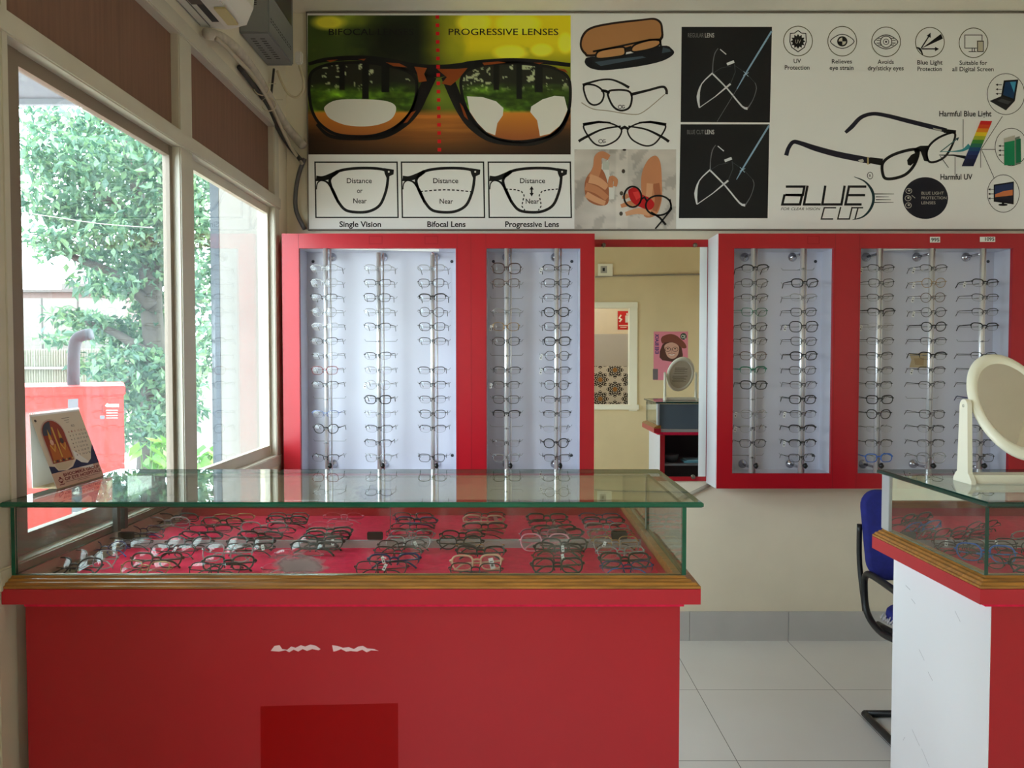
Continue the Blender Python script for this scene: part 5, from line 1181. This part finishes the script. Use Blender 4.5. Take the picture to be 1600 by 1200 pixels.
def wallpath(px, off): return [atX(x, y, XL + off) if y < 200 and x < 455 else (atX(x, y, XL + off) if atX(x, y, XL + off).y < YW - 0.04 else atY(x, y, YW - 0.05)) for x, y in px]
cb = thing('cable_bundle', 'bundle of taped pipes and cables running along left wall to the corner', 'cables', (XL, 3.3, 2.5))
M_tape = mat('white_wrap_tape', (196, 186, 172), 0.7, var=0.15, scale=30, bump=0.5)
part_at(cb, MB().tube(smooth_path(wallpath([(324, 52), (347, 60), (372, 80), (392, 105), (408, 130), (425, 160), (440, 186), (458, 210), (474, 228)], 0.035), 5), 0.021, 10), 'wrapped_pipe', M_tape)
part_at(cb, MB().tube(smooth_path(wallpath([(338, 60), (356, 76), (376, 98), (398, 122), (420, 158), (436, 192), (452, 225), (464, 244), (472, 256)], 0.055), 5), 0.008, 8), 'cable', mat('grey_cream_cable', (190, 178, 156), 0.5))
part_at(cb, MB().tube(smooth_path(wallpath([(374, 105), (400, 138), (418, 166), (432, 196), (450, 226), (470, 250)], 0.015), 5), 0.011, 8), 'cable', mat('dark_cable', (60, 58, 56), 0.5))
part_at(cb, MB().tube(smooth_path(wallpath([(428, 108), (425, 135), (423, 160), (426, 172)], 0.02), 5), 0.006, 8), 'cable', mat('dark_cable', (60, 58, 56), 0.5))
part_at(cb, MB().tube(smooth_path([atY(476, 248, 3.93), atY(468, 268, 3.925), atY(462, 300, 3.92), atY(463, 330, 3.92), atY(476, 358, 3.92)], 5), 0.011, 8), 'hose', mat('grey_hose', (92, 92, 96), 0.5))
for x, y in ((412, 138), (423, 163)):
    q = atX(x, y, XL + 0.05); part_at(cb, MB().tube([q + Vector((0.03 * math.cos(t) - 0.01, 0.01 * math.cos(t), 0.03 * math.sin(t))) for t in np.linspace(0, 2 * PI, 13)[:-1]], 0.003, 5, closed=True).tube([q + Vector((0.02, 0, 0.02)), q + Vector((0.045, 0.03, 0.03))], 0.002, 5), 'tie', mat('pale_string', (206, 196, 170), 0.6))
cd = thing('wall_conduit', 'thin grey conduit pipe on the wall under the mirror and right cabinet', 'pipe', (0.95, YW - 0.012, 0.79))
part_at(cd, MB().tube([atY(1060, 781, YW - 0.012), atY(1085, 769, YW - 0.012), atY(1112, 756, YW - 0.012)], 0.010, 10), 'pipe', mat('grey_conduit', (176, 168, 154), 0.5))

# ------------------------------------------------------------------ chair behind the right counter
ch = thing('visitor_chair', 'blue upholstered cantilever chair with black tube frame behind the right counter', 'chair', (1.68, 2.85, 0))
M_blue = mat('blue_upholstery', (26, 32, 118), 0.85, var=0.15, scale=40, bump=0.3)
xa, xb, yb_ = 1.415, 1.945, 3.09
TUB = 0.0135
for x in (xa, xb):
    s_ = 1 if x == xa else -1
    part_at(ch, MB().tube(smooth_path([(x, yb_, 0.0145), (x, 2.80, 0.0145), (x, 2.62, 0.0145), (x, 2.565, 0.05), (x, 2.57, 0.14), (x, 2.62, 0.37), (x + s_ * 0.02, 2.68, 0.415), (x + s_ * 0.03, 3.05, 0.39)], 5), TUB, 10), 'sled_leg', M_black)
    part_at(ch, MB().tube(smooth_path([(x + s_ * 0.03, 2.80, 0.40), (x, 2.95, 0.39), (x - s_ * 0.004, 3.07, 0.43), (x - s_ * 0.004, 3.10, 0.53), (x - s_ * 0.004, 3.085, 0.575), (x - s_ * 0.004, 3.02, 0.59), (x, 2.78, 0.575), (x, 2.66, 0.55), (x, 2.62, 0.46), (x + s_ * 0.01, 2.64, 0.41)], 5), TUB, 10), 'armrest', M_black)
part_at(ch, MB().tube([(xa, yb_, 0.0145), (xb, yb_, 0.0145)], TUB, 10), 'rear_bar', M_black)
part_at(ch, MB().tube(smooth_path([(xa + 0.01, 3.12, 0.42), (xa + 0.01, 3.175, 0.60), (xa + 0.012, 3.185, 0.76)], 4), 0.011, 8).tube(smooth_path([(xb - 0.01, 3.12, 0.42), (xb - 0.01, 3.175, 0.60), (xb - 0.012, 3.185, 0.76)], 4), 0.011, 8), 'back_upright', M_black)
def cushion(x0, x1, a0, a1, axis, d0, d1, r):
    pts = []
    for cx, cz, t0_ in ((x1 - r, a1 - r, 0), (x0 + r, a1 - r, PI / 2), (x0 + r, a0 + r, PI), (x1 - r, a0 + r, 1.5 * PI)):
        pts += [(cx + r * math.cos(t0_ + t), cz + r * math.sin(t0_ + t)) for t in np.linspace(0, PI / 2, 7)]
    m = MB(); cx, cz = (x0 + x1) / 2, (a0 + a1) / 2; n = len(pts); rings = [(0.86, d0), (0.96, d0 + (d1 - d0) * 0.2), (1.0, d0 + (d1 - d0) * 0.5), (0.96, d0 + (d1 - d0) * 0.85), (0.86, d1)]
    vs = [((cx + (p[0] - cx) * (1 - (1 - k) * 0.35), d, cz + (p[1] - cz) * (1 - (1 - k) * 0.35)) if axis == 'Y' else (cx + (p[0] - cx) * (1 - (1 - k) * 0.35), cz + (p[1] - cz) * (1 - (1 - k) * 0.35), d)) for k, d in rings for p in pts]
    fs = [(i * n + k, i * n + (k + 1) % n, (i + 1) * n + (k + 1) % n, (i + 1) * n + k) for i in range(4) for k in range(n)] + [tuple(range(n - 1, -1, -1)), tuple(range(4 * n, 5 * n))]
    m.raw(vs, fs, True); return m
bk = cushion(1.43, 1.93, 0.55, 0.90, 'Y', 3.12, 3.17, 0.07); bk.v = [(x, y + 0.25 * (z - 0.55) - 0.03 + 0.10 * ((x - 1.68) ** 2) * -1, z) for x, y, z in bk.v]
part_at(ch, bk, 'backrest', M_blue)
part_at(ch, cushion(1.445, 1.915, 2.60, 3.06, 'Z', 0.415, 0.475, 0.09), 'seat', M_blue)
tr2 = MB()
for k in range(9):
    y = 2.86 + k * 0.018; tr2.tube([(1.446, y, 0.440 + 0.006 * (k % 3)), (1.438, y + 0.006, 0.428 - 0.004 * (k % 2)), (1.441, y + 0.012, 0.436)], 0.003, 5)
tag(part_at(ch, tr2, 'torn_edge', mat('pale_lining', (190, 186, 190), 0.9)), 'pale torn lining along the seat edge')

# ------------------------------------------------------------------ things seen in the wall mirror, on the opposite wall
def wall_print(Yw): return lambda x, y: mir(x, y, Yw)
po = thing('poster', 'pink poster of a smiling person in a brown beret, reflected in wall mirror', 'poster', mir(1048, 594, YF + 0.003)[:])
a_, b_ = mir(1021, 594, YF), mir(1075, 518, YF)
part_at(po, MB().box((a_.x, YF + 0.0005, a_.z), (b_.x, YF + 0.003, b_.z)), 'sheet', mat('pink_paper', (228, 138, 160), 0.6))
p = Print(wall_print(YF + 0.0034), (0, 1, 0), 0.0004)
w = lambda x, y: (1000 + x * 0.11665, 500 + y * 0.11667)
W_ = lambda pts: [w(*q_) for q_ in pts]
HR, BE, SKP = (92, 58, 50), (132, 74, 62), (214, 168, 152)
p.poly(W_([(262, 500), (265, 420), (300, 330), (340, 290), (520, 300), (560, 380), (575, 470), (560, 540), (440, 560), (300, 540)]), HR, 1)
p.poly(W_(csmooth([(330, 340), (420, 300), (510, 340), (520, 420), (490, 490), (430, 520), (370, 490), (340, 420)], 4)), SKP, 2)
p.poly(W_(csmooth([(280, 260), (310, 215), (400, 188), (480, 205), (540, 250), (600, 310), (622, 370), (570, 378), (520, 340), (440, 300), (340, 300), (300, 315)], 4)), BE, 3)
p.ring(*w(372, 392), 4.2, 3.6, 0.7, (70, 46, 44), 3, 16); p.ring(*w(470, 392), 4.4, 3.6, 0.7, (70, 46, 44), 3, 16); p.stroke(W_([(405, 388), (432, 388)]), 0.7, (70, 46, 44), 3)
for x in (372, 470): p.ell(*w(x, 385), 1.6, 0.9, (50, 36, 36), 3, 10)
p.stroke(W_([(425, 400), (418, 430), (432, 436)]), 0.5, (170, 120, 108), 3); p.poly(W_([(380, 452), (430, 458), (470, 448), (450, 474), (410, 476)]), (240, 226, 220), 3); p.stroke(W_([(378, 450), (430, 458), (472, 446)]), 0.7, (150, 70, 70), 4)
p.ell(*w(582, 220), 5, 5.2, (40, 62, 56), 2, 24)
p.poly(W_([(560, 585), (640, 585), (640, 632), (560, 632)]), (60, 150, 120), 2); p.poly(W_([(560, 632), (640, 632), (640, 760), (560, 760)]), (150, 154, 158), 2)
p.poly(W_([(172, 655), (240, 655), (240, 800), (172, 800)]), (120, 110, 116), 2)
def mtext(s_, x0, x1, yb, cap):          # reads correctly for someone facing that wall
    vs, fs = text_mesh(s_, 0.02); mn = min(v.x for v in vs); mx = max(v.x for v in vs); p.mb.use(ink((226, 226, 214))); k = (x1 - x0) / (mx - mn)
    p.mb.raw([p.P((x1 - (v.x - mn) * k, yb - v.y * cap / 0.73), 4) for v in vs], fs)
mtext('JO', w(552, 0)[0], w(612, 0)[0], w(0, 244)[1], 48 * 0.1167)
vs, fs = text_mesh('IDEE BLACK', 0.03); mn = min(v.x for v in vs); mx = max(v.x for v in vs); L0, L1 = w(0, 455)[1], w(0, 185)[1]
p.mb.use(ink((84, 66, 130))); p.mb.raw([p.P((w(205, 0)[0] + v.y / 0.73 * 5.6, L0 + (v.x - mn) / (mx - mn) * (L1 - L0)), 4) for v in vs], fs)
part_at_nofix(po, p.mb, 'print')
sw = thing('switch_board', 'small cream switch box on the opposite wall, reflected at the top of wall mirror', 'switch', mir(946, 431, YF)[:])
a_, b_ = mir(934, 431.5, YF), mir(957, 412.5, YF)
part_at(sw, MB().box((a_.x, YF + 0.0005, a_.z), (b_.x, YF + 0.03, b_.z), 0.004), 'box', M_cream)
a_, b_ = mir(938, 427, YF), mir(948, 416, YF); part_at(sw, MB().box((a_.x, YF + 0.03, a_.z), (b_.x, YF + 0.034, b_.z), 0.001), 'socket', mat('switch_grey', (180, 176, 166), 0.5))
a_, b_ = mir(941, 424, YF), mir(944.5, 419, YF); part_at(sw, MB().box((a_.x, YF + 0.034, a_.z), (b_.x, YF + 0.036, b_.z)), 'switch', M_black)
wc = thing('wall_conduit', 'thin grey conduit across the opposite wall, reflected in upper part of wall mirror', 'pipe', mir(1020, 430, YF)[:])
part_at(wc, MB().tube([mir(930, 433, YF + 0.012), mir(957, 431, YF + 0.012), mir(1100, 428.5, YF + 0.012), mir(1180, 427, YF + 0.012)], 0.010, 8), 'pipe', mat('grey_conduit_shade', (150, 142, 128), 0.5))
fs_ = thing('fire_sign', 'red fire extinguisher sign seen through the far window in wall mirror', 'sign', mir(973, 515, YN)[:])
a_, b_ = mir(965, 515, YN), mir(983, 486, YN)
part_at(fs_, MB().box((a_.x, YN + 0.0005, a_.z), (b_.x, YN + 0.004, b_.z)), 'plate', mat('sign_red', (206, 30, 34), 0.5))
p = Print(wall_print(YN + 0.0045), (0, 1, 0), 0.0006)
p.poly([(977, 493), (982.6, 493), (982.6, 504), (977, 504)], (236, 236, 232), 1); p.rect(978.6, 489, 981, 492.5, (236, 236, 232), 1); p.stroke([(968, 503), (971, 499), (967.5, 497), (970.5, 492)], 2.2, (240, 236, 230), 1); p.rect(967, 508, 981, 509.4, (236, 220, 210), 1); p.rect(969, 511, 979, 512, (236, 220, 210), 1)
part_at_nofix(fs_, p.mb, 'print')

# ------------------------------------------------------------------ outside the window
GZ = -0.15
M_ground = mat('pale_soil', (176, 170, 156), 0.9, var=0.2, scale=1.5)
struct(MB().box((-30, -8, GZ - 0.1), (XL - 0.12, 30, GZ)).build('ground', M_ground))
fin = thing('wall_fin', None, None, (-1.32, 3.9, 0)); struct(fin); fin.name = 'wall_outside'
part_at(fin, MB().box((-1.436, 3.85, GZ), (XL - 0.1, 4.0, 3.6)), 'fin', mat('white_exterior_paint', (134, 131, 127), 0.8, var=0.06, scale=4))
part_at(fin, MB().box((-1.478, 3.846, GZ), (-1.436, 4.0, 3.6)), 'fin_edge', mat('blue_grey_edge', (72, 80, 88), 0.9, var=0.15, scale=12))  # outer edge strip of the fin in a darker blue-grey
# generator set
YG = 4.6
GA = math.radians(27); gr_ = atY(196, 603, YG); R0 = Vector((gr_.x, YG, 0))
gen = thing('generator', 'red metal generator cabinet with exhaust pipe outside the left window', 'generator', (gr_.x, YG, GZ), rz=GA)
def unrot(P_): return R0 + Matrix.Rotation(-GA, 3, 'Z') @ (P_ - R0)
def gpt(x, y, off=0.0):      # pixel -> point on the slanted front, in the cabinet's own unturned frame
    r = ray(x, y); n = Vector((math.sin(GA), -math.cos(GA), 0)); O = Vector((0, 0, CAM_H)); P_ = O + r * ((R0 - O).dot(n) / r.dot(n))
    P_ = unrot(P_); return Vector((P_.x, YG + 0.012 - 0.0015 + off, P_.z))
M_gred = mat('generator_red', (168, 42, 34), 0.45, var=0.05)
X0, X1, ZT = gr_.x - 1.7, gr_.x, gr_.z
part_at(gen, MB().box((X0, YG + 0.012, GZ), (X1 - 0.01, YG + 0.9, ZT - 0.05), 0.004), 'body', M_gred)
part_at(gen, MB().box((X0 - 0.01, YG, ZT - 0.055), (X1, YG + 0.91, ZT), 0.006), 'lid', M_gred)
xs_ = gpt(122.5, 700).x; part_at(gen, MB().box((xs_ - 0.002, YG + 0.0105, GZ), (xs_ + 0.002, YG + 0.0125, ZT - 0.055)), 'door_seam', mat('dark_red_seam', (120, 30, 26), 0.6))
p = Print(gpt, NRM); GS = (106, 106, 112)
p.poly([(106, 624), (122, 623), (122, 640), (106, 641)], GS, 1); p.poly([(112, 700), (128, 700), (128, 860), (112, 860)], GS, 1)
WH = (236, 232, 226)
for s_, yc in (('P', 766), ('N', 808)):
    vs, fs = text_mesh(s_, 0.02); mn = min(v.x for v in vs); mx = max(v.x for v in vs); p.mb.use(ink(WH)); p.mb.raw([p.P((124 - (1 - v.y / 0.73) * 10, yc + 7 - (v.x - mn) / (mx - mn) * 14), 3) for v in vs], fs)
p.poly([(164, 634.5), (168, 629.5), (168.5, 636)], WH, 2); p.text('WARNING', 169, 186, 636, 5, WH, 2, 0.03)
for y in (641, 645, 649): p.rect(166, y, 184, y + 1, WH, 2)
p.rect(166, 653, 184, 653.6, WH, 2); p.rect(156, 649.5, 163.5, 655, GS, 2); p.stroke([(159.5, 634), (159.5, 647)], 1.6, (110, 50, 44), 2); p.stroke([(157, 640), (162.5, 640)], 1.2, (110, 50, 44), 2); p.ell(159.5, 634.5, 1.5, 1.6, (110, 50, 44), 2, 10)
p.out('marking', gen)
YE = 4.75
part_at(gen, MB().tube([unrot(v_) for v_ in smooth_path([atY(115, 612, YE), atY(115, 575, YE), atY(116, 545, YE), atY(120, 530, YE), atY(130, 524, YE), atY(142, 522, YE)], 6)], 0.034, 14), 'exhaust_pipe', mat('sooty_steel', (50, 48, 52), 0.7, var=0.2, scale=10))
# awning over the generator
aw = thing('awning', 'grey sheet awning edge outside at the top of the window', 'awning', (-3.4, 3.0, 2.7))
q = atY(132, 157, 4.3)
part_at(aw, MB().box((q.x - 4, 2.2, q.z), (q.x, 4.3, q.z + 0.03)), 'sheet', mat('grey_sheet', (96, 96, 102), 0.7, var=0.08)); part_at(aw, MB().box((q.x - 4, 4.27, q.z - 0.03), (q.x, 4.3, q.z)), 'edge_beam', mat('grey_sheet_edge', (120, 120, 126), 0.7))
for xx in (q.x - 0.05, q.x - 3.9): part_at(aw, MB().tube([(xx, 2.25, GZ), (xx, 2.25, q.z)], 0.03, 8), 'pole', mat('grey_sheet_edge', (120, 120, 126), 0.7))
# boundary wall, corrugated fence and far building
YW2 = 13.0
wt = atY(100, 466, YW2).z
bw = thing('boundary_wall', 'pale plastered boundary wall across the yard outside the window', 'wall', (-7, YW2, GZ))
part_at(bw, MB().box((-14, YW2, GZ), (atY(185, 500, YW2).x, YW2 + 0.2, wt)), 'wall', mat('pale_plaster', (112, 106, 98), 0.9, var=0.06, scale=1))
sx = MB()
for x in (66, 122): sx.box((atY(x, 500, YW2).x - 0.012, YW2 - 0.004, GZ), (atY(x, 500, YW2).x + 0.012, YW2 + 0.001, wt))
part_at(bw, sx, 'panel_joint', mat('joint_grey', (70, 66, 62), 0.9))
lw = thing('low_wall', 'low white wall at the end of the yard behind the tree', 'wall', (-5.2, YW2 + 0.6, GZ))
part_at(lw, MB().box((atY(185, 500, YW2).x, YW2 + 0.4, GZ), (-1.6, YW2 + 0.6, atY(320, 575, YW2).z)), 'wall', mat('white_lime', (140, 137, 134), 0.9))
cf = thing('corrugated_fence', 'corrugated metal sheet fence behind the red generator', 'fence', (-6.5, YW2 - 0.5, GZ))
x0, x1 = atY(20, 560, YW2 - 0.5).x, atY(178, 560, YW2 - 0.5).x; zt = atY(100, 545, YW2 - 0.5).z; m = MB(); vs = []; n = 160
for k in range(n + 1):
    x = x0 + (x1 - x0) * k / n; y = YW2 - 0.5 + 0.03 * math.sin(k * 1.57); vs += [(x, y, GZ), (x, y, zt)]
m.raw(vs, [(2 * k, 2 * k + 2, 2 * k + 3, 2 * k + 1) for k in range(n)]); part_at(cf, m, 'sheet', mat('galvanised_sheet', (150, 146, 132), 0.6))
part_at(cf, MB().box((x0, YW2 - 0.56, atY(100, 575, YW2 - 0.5).z - 0.02), (x1, YW2 - 0.53, atY(100, 575, YW2 - 0.5).z + 0.02)), 'rail', mat('fence_rail', (120, 116, 108), 0.7))
hb = thing('far_building', 'brownish flat roofed building beyond the boundary wall', 'building', (-12, 22, GZ))
a_, b_ = atY(30, 560, 22), atY(165, 455, 22)
part_at(hb, MB().box((a_.x, 22, GZ), (b_.x, 26, b_.z)), 'walls', mat('far_wall', (104, 84, 78), 0.9)); a_, b_ = atY(80, 455, 22), atY(140, 440, 22)
part_at(hb, MB().box((a_.x, 22.5, a_.z - 0.1), (b_.x, 25, b_.z)), 'roof_room', mat('far_wall2', (104, 98, 92), 0.9)); part_at(hb, MB().box((atY(28, 455, 22).x, 21.8, atY(80, 457, 22).z), (atY(167, 455, 22).x, 26.2, atY(80, 453, 22).z)), 'roof_slab', mat('far_slab', (84, 76, 72), 0.9))
a_, b_ = atY(122, 452, 22.4), atY(134, 447, 22.4); part_at(hb, MB().box((a_.x, 22.45, a_.z), (b_.x, 22.52, b_.z)), 'window', M_black)
# overhead wire
ow = thing('overhead_wire', 'thin overhead wire sagging in front of the tree outside', 'wire', atY(150, 370, 7)[:])
part_at(ow, MB().tube(smooth_path([atY(20, 330, 7), atY(90, 340, 7), atY(160, 350, 7), atY(240, 356, 7)], 4), 0.005, 5).tube([atY(95, 156, 5), atY(200, 205, 6), atY(300, 250, 7)], 0.004, 5), 'wire', mat('grey_wire', (110, 100, 96), 0.6))

def leaf_mat(name, a, b, c):
    m = bpy.data.materials.new(name); m.use_nodes = True; nt = m.node_tree; nt.nodes.remove(nt.nodes['Principled BSDF']); out = nt.nodes['Material Output']
    vc = nt.nodes.new('ShaderNodeVertexColor'); vc.layer_name = 'tint'; cr = nt.nodes.new('ShaderNodeValToRGB')
    cr.color_ramp.elements[0].color = (*lin(a), 1); cr.color_ramp.elements[1].color = (*lin(c), 1); e = cr.color_ramp.elements.new(0.5); e.color = (*lin(b), 1)
    nt.links.new(vc.outputs[0], cr.inputs[0]); d = nt.nodes.new('ShaderNodeBsdfDiffuse'); t = nt.nodes.new('ShaderNodeBsdfTranslucent'); gl = nt.nodes.new('ShaderNodeBsdfGlossy'); gl.inputs['Roughness'].default_value = 0.45; gl.inputs[0].default_value = (0.6, 0.65, 0.65, 1)
    nt.links.new(cr.outputs[0], d.inputs[0]); nt.links.new(cr.outputs[0], t.inputs[0]); mx = nt.nodes.new('ShaderNodeMixShader'); mx.inputs[0].default_value = 0.4; nt.links.new(d.outputs[0], mx.inputs[1]); nt.links.new(t.outputs[0], mx.inputs[2])
    m2 = nt.nodes.new('ShaderNodeMixShader'); m2.inputs[0].default_value = 0.07; nt.links.new(mx.outputs[0], m2.inputs[1]); nt.links.new(gl.outputs[0], m2.inputs[2]); nt.links.new(m2.outputs[0], out.inputs[0]); return m
def leaves(root, name, m, centers, size):
    """centers: (point, radius vector, count)"""
    V, Fc, TC = [], [], []; L = root.location
    for c, rad, n in centers:
        for _ in range(n):
            d = rng.normal(size=3); d /= np.linalg.norm(d); d *= rng.random() ** 0.4
            p_ = Vector((c[0] + d[0] * rad[0], c[1] + d[1] * rad[1], c[2] + d[2] * rad[2])) - L
            ax_ = Vector(rng.normal(size=3) + np.array([0, 0, -0.4])).normalized(); up_ = Vector(rng.normal(size=3) * 0.6 + np.array([0, 0, 1.0])); sd = ax_.cross(up_).normalized(); s_ = size * rng.uniform(0.7, 1.3); nn = sd.cross(ax_) * s_ * 0.12
            k = len(V); V += [p_, p_ + ax_ * s_ * 0.45 + sd * s_ * 0.26 + nn, p_ + ax_ * s_, p_ + ax_ * s_ * 0.45 - sd * s_ * 0.26 + nn]; Fc += [(k, k + 1, k + 2), (k, k + 2, k + 3)]; TC += [rng.random()] * 4
    me = bpy.data.meshes.new(name); me.from_pydata([v_[:] for v_ in V], [], Fc); ca = me.color_attributes.new('tint', 'FLOAT_COLOR', 'POINT')
    ca.data.foreach_set('color', np.repeat(np.array(TC, np.float32), 4)); me.materials.append(m)
    o = bpy.data.objects.new(name, me); COL.objects.link(o); o.parent = root; return o
YT = 9.0
tree = thing('tree', 'tall leafy green tree in the yard outside the left window', 'tree', atY(232, 700, YT)[:2] + (GZ,))
M_bark = mat('grey_bark', (66, 60, 52), 0.9, var=0.25, scale=12, bump=0.6)
tk = MB(); base = Vector((atY(232, 700, YT).x, YT, GZ)); tk.tube(smooth_path([base, atY(244, 600, YT), atY(238, 500, YT), atY(232, 400, YT), atY(215, 300, YT), atY(200, 220, YT)], 5), [0.16] * 8 + [0.12] * 8 + [0.07] * 10, 10)
part_at(tree, tk, 'trunk', M_bark)
for q in ([(238, 480), (180, 430), (110, 400), (70, 380)], [(236, 440), (280, 380), (320, 330)], [(225, 350), (150, 300), (80, 250)], [(212, 300), (240, 240), (260, 200)], [(240, 560), (180, 520), (120, 500)], [(242, 600), (290, 560), (330, 520)], [(240, 590), (200, 600), (175, 640)]):
    part_at(tree, MB().tube(smooth_path([atY(x, y, YT + random.uniform(-0.3, 0.3)) for x, y in q], 4), [0.06 * (1 - k / (4 * (len(q) - 1) + 1)) + 0.012 for k in range(4 * (len(q) - 1) + 1)], 7), 'branch', M_bark)
CLU = [(110, 195, 80, 26, 260), (170, 215, 80, 36, 420), (240, 235, 70, 40, 420), (80, 245, 50, 40, 220), (130, 260, 70, 45, 420), (200, 290, 90, 50, 620), (270, 300, 50, 60, 460), (90, 320, 55, 40, 330), (150, 340, 80, 40, 520), (230, 360, 80, 50, 620), (110, 385, 70, 26, 300), (190, 410, 70, 36, 460), (260, 420, 50, 60, 460), (170, 445, 50, 20, 200),
       (325, 270, 24, 50, 180), (325, 360, 26, 60, 220), (330, 450, 26, 60, 240), (330, 540, 30, 40, 240), (250, 500, 46, 50, 400), (120, 495, 40, 14, 130), (160, 510, 40, 18, 180), (200, 530, 40, 26, 240), (110, 528, 30, 10, 60), (220, 575, 70, 36, 460), (160, 570, 30, 20, 140), (230, 625, 50, 40, 420), (280, 600, 40, 50, 320), (240, 670, 50, 30, 300), (270, 640, 40, 40, 260), (390, 420, 60, 200, 500)]
s_px = YT / F
leaves(tree, 'foliage', leaf_mat('tree_leaf', (44, 82, 62), (78, 114, 86), (122, 154, 106)), [(atY(x, y, YT + random.uniform(-0.8, 0.8)), (rx * s_px, 0.6, ry * s_px), int(n * 1.5)) for x, y, rx, ry, n in CLU], 0.105)
# broad leaved plants below the tree
M_lf = leaf_mat('broad_leaf', (60, 106, 44), (92, 146, 58), (140, 180, 84))
for k, (x, y, Yp) in enumerate(((228, 722, 5.9), (306, 728, 6.5), (262, 714, 7.2), (342, 720, 7.7))):
    q = atY(x, y, Yp)
    pl_ = thing('leafy_plant', ['bushy broad-leaved plant right beside the red generator', 'bushy broad-leaved plant below the tree trunk', 'bushy broad-leaved plant left of the window mullion', 'bushy broad-leaved plant seen right of the window mullion', 'low broad-leaved plant nearest the window, in front of others'][k], 'plant', (q.x, Yp, GZ), 'broad-leaved plants outside the window')
    stm, V, Fc, TC = MB(), [], [], []
    top = q.z - GZ
    for _ in range(26):
        an = random.uniform(0, 2 * PI); r_ = random.uniform(0.02, 0.13); hz = random.uniform(0.55, 1.12) * top + random.uniform(0, 0.12); tip = Vector((r_ * math.cos(an), r_ * math.sin(an), hz))
        stm.tube([(0, 0, 0), (tip.x * 0.4, tip.y * 0.4, hz * 0.6), tuple(tip)], 0.006, 5)
        out_ = Vector((math.cos(an), math.sin(an), -0.45 + random.uniform(-0.3, 0.3))).normalized(); sd = Vector((-math.sin(an), math.cos(an), 0)); s_ = random.uniform(0.09, 0.17); nn = Vector((0, 0, 0.2 * s_)); i0 = len(V)
        V += [tip, tip - out_ * s_ * 0.3 + sd * s_ * 0.38 + nn, tip + out_ * s_ * 0.3 + sd * s_ * 0.5 + nn, tip + out_ * s_, tip + out_ * s_ * 0.3 - sd * s_ * 0.5 + nn, tip - out_ * s_ * 0.3 - sd * s_ * 0.38 + nn]
        Fc += [(i0, i0 + 1, i0 + 2), (i0, i0 + 2, i0 + 3), (i0, i0 + 3, i0 + 4), (i0, i0 + 4, i0 + 5)]; TC += [random.random()] * 6
    stm.build('stems', mat('plant_stem', (86, 120, 60), 0.7), pl_)
    me = bpy.data.meshes.new('leaves'); me.from_pydata([v_[:] for v_ in V], [], Fc); ca = me.color_attributes.new('tint', 'FLOAT_COLOR', 'POINT'); ca.data.foreach_set('color', np.repeat(np.array(TC, np.float32), 4)); me.materials.append(M_lf)
    o = bpy.data.objects.new('leaves', me); COL.objects.link(o); o.parent = pl_
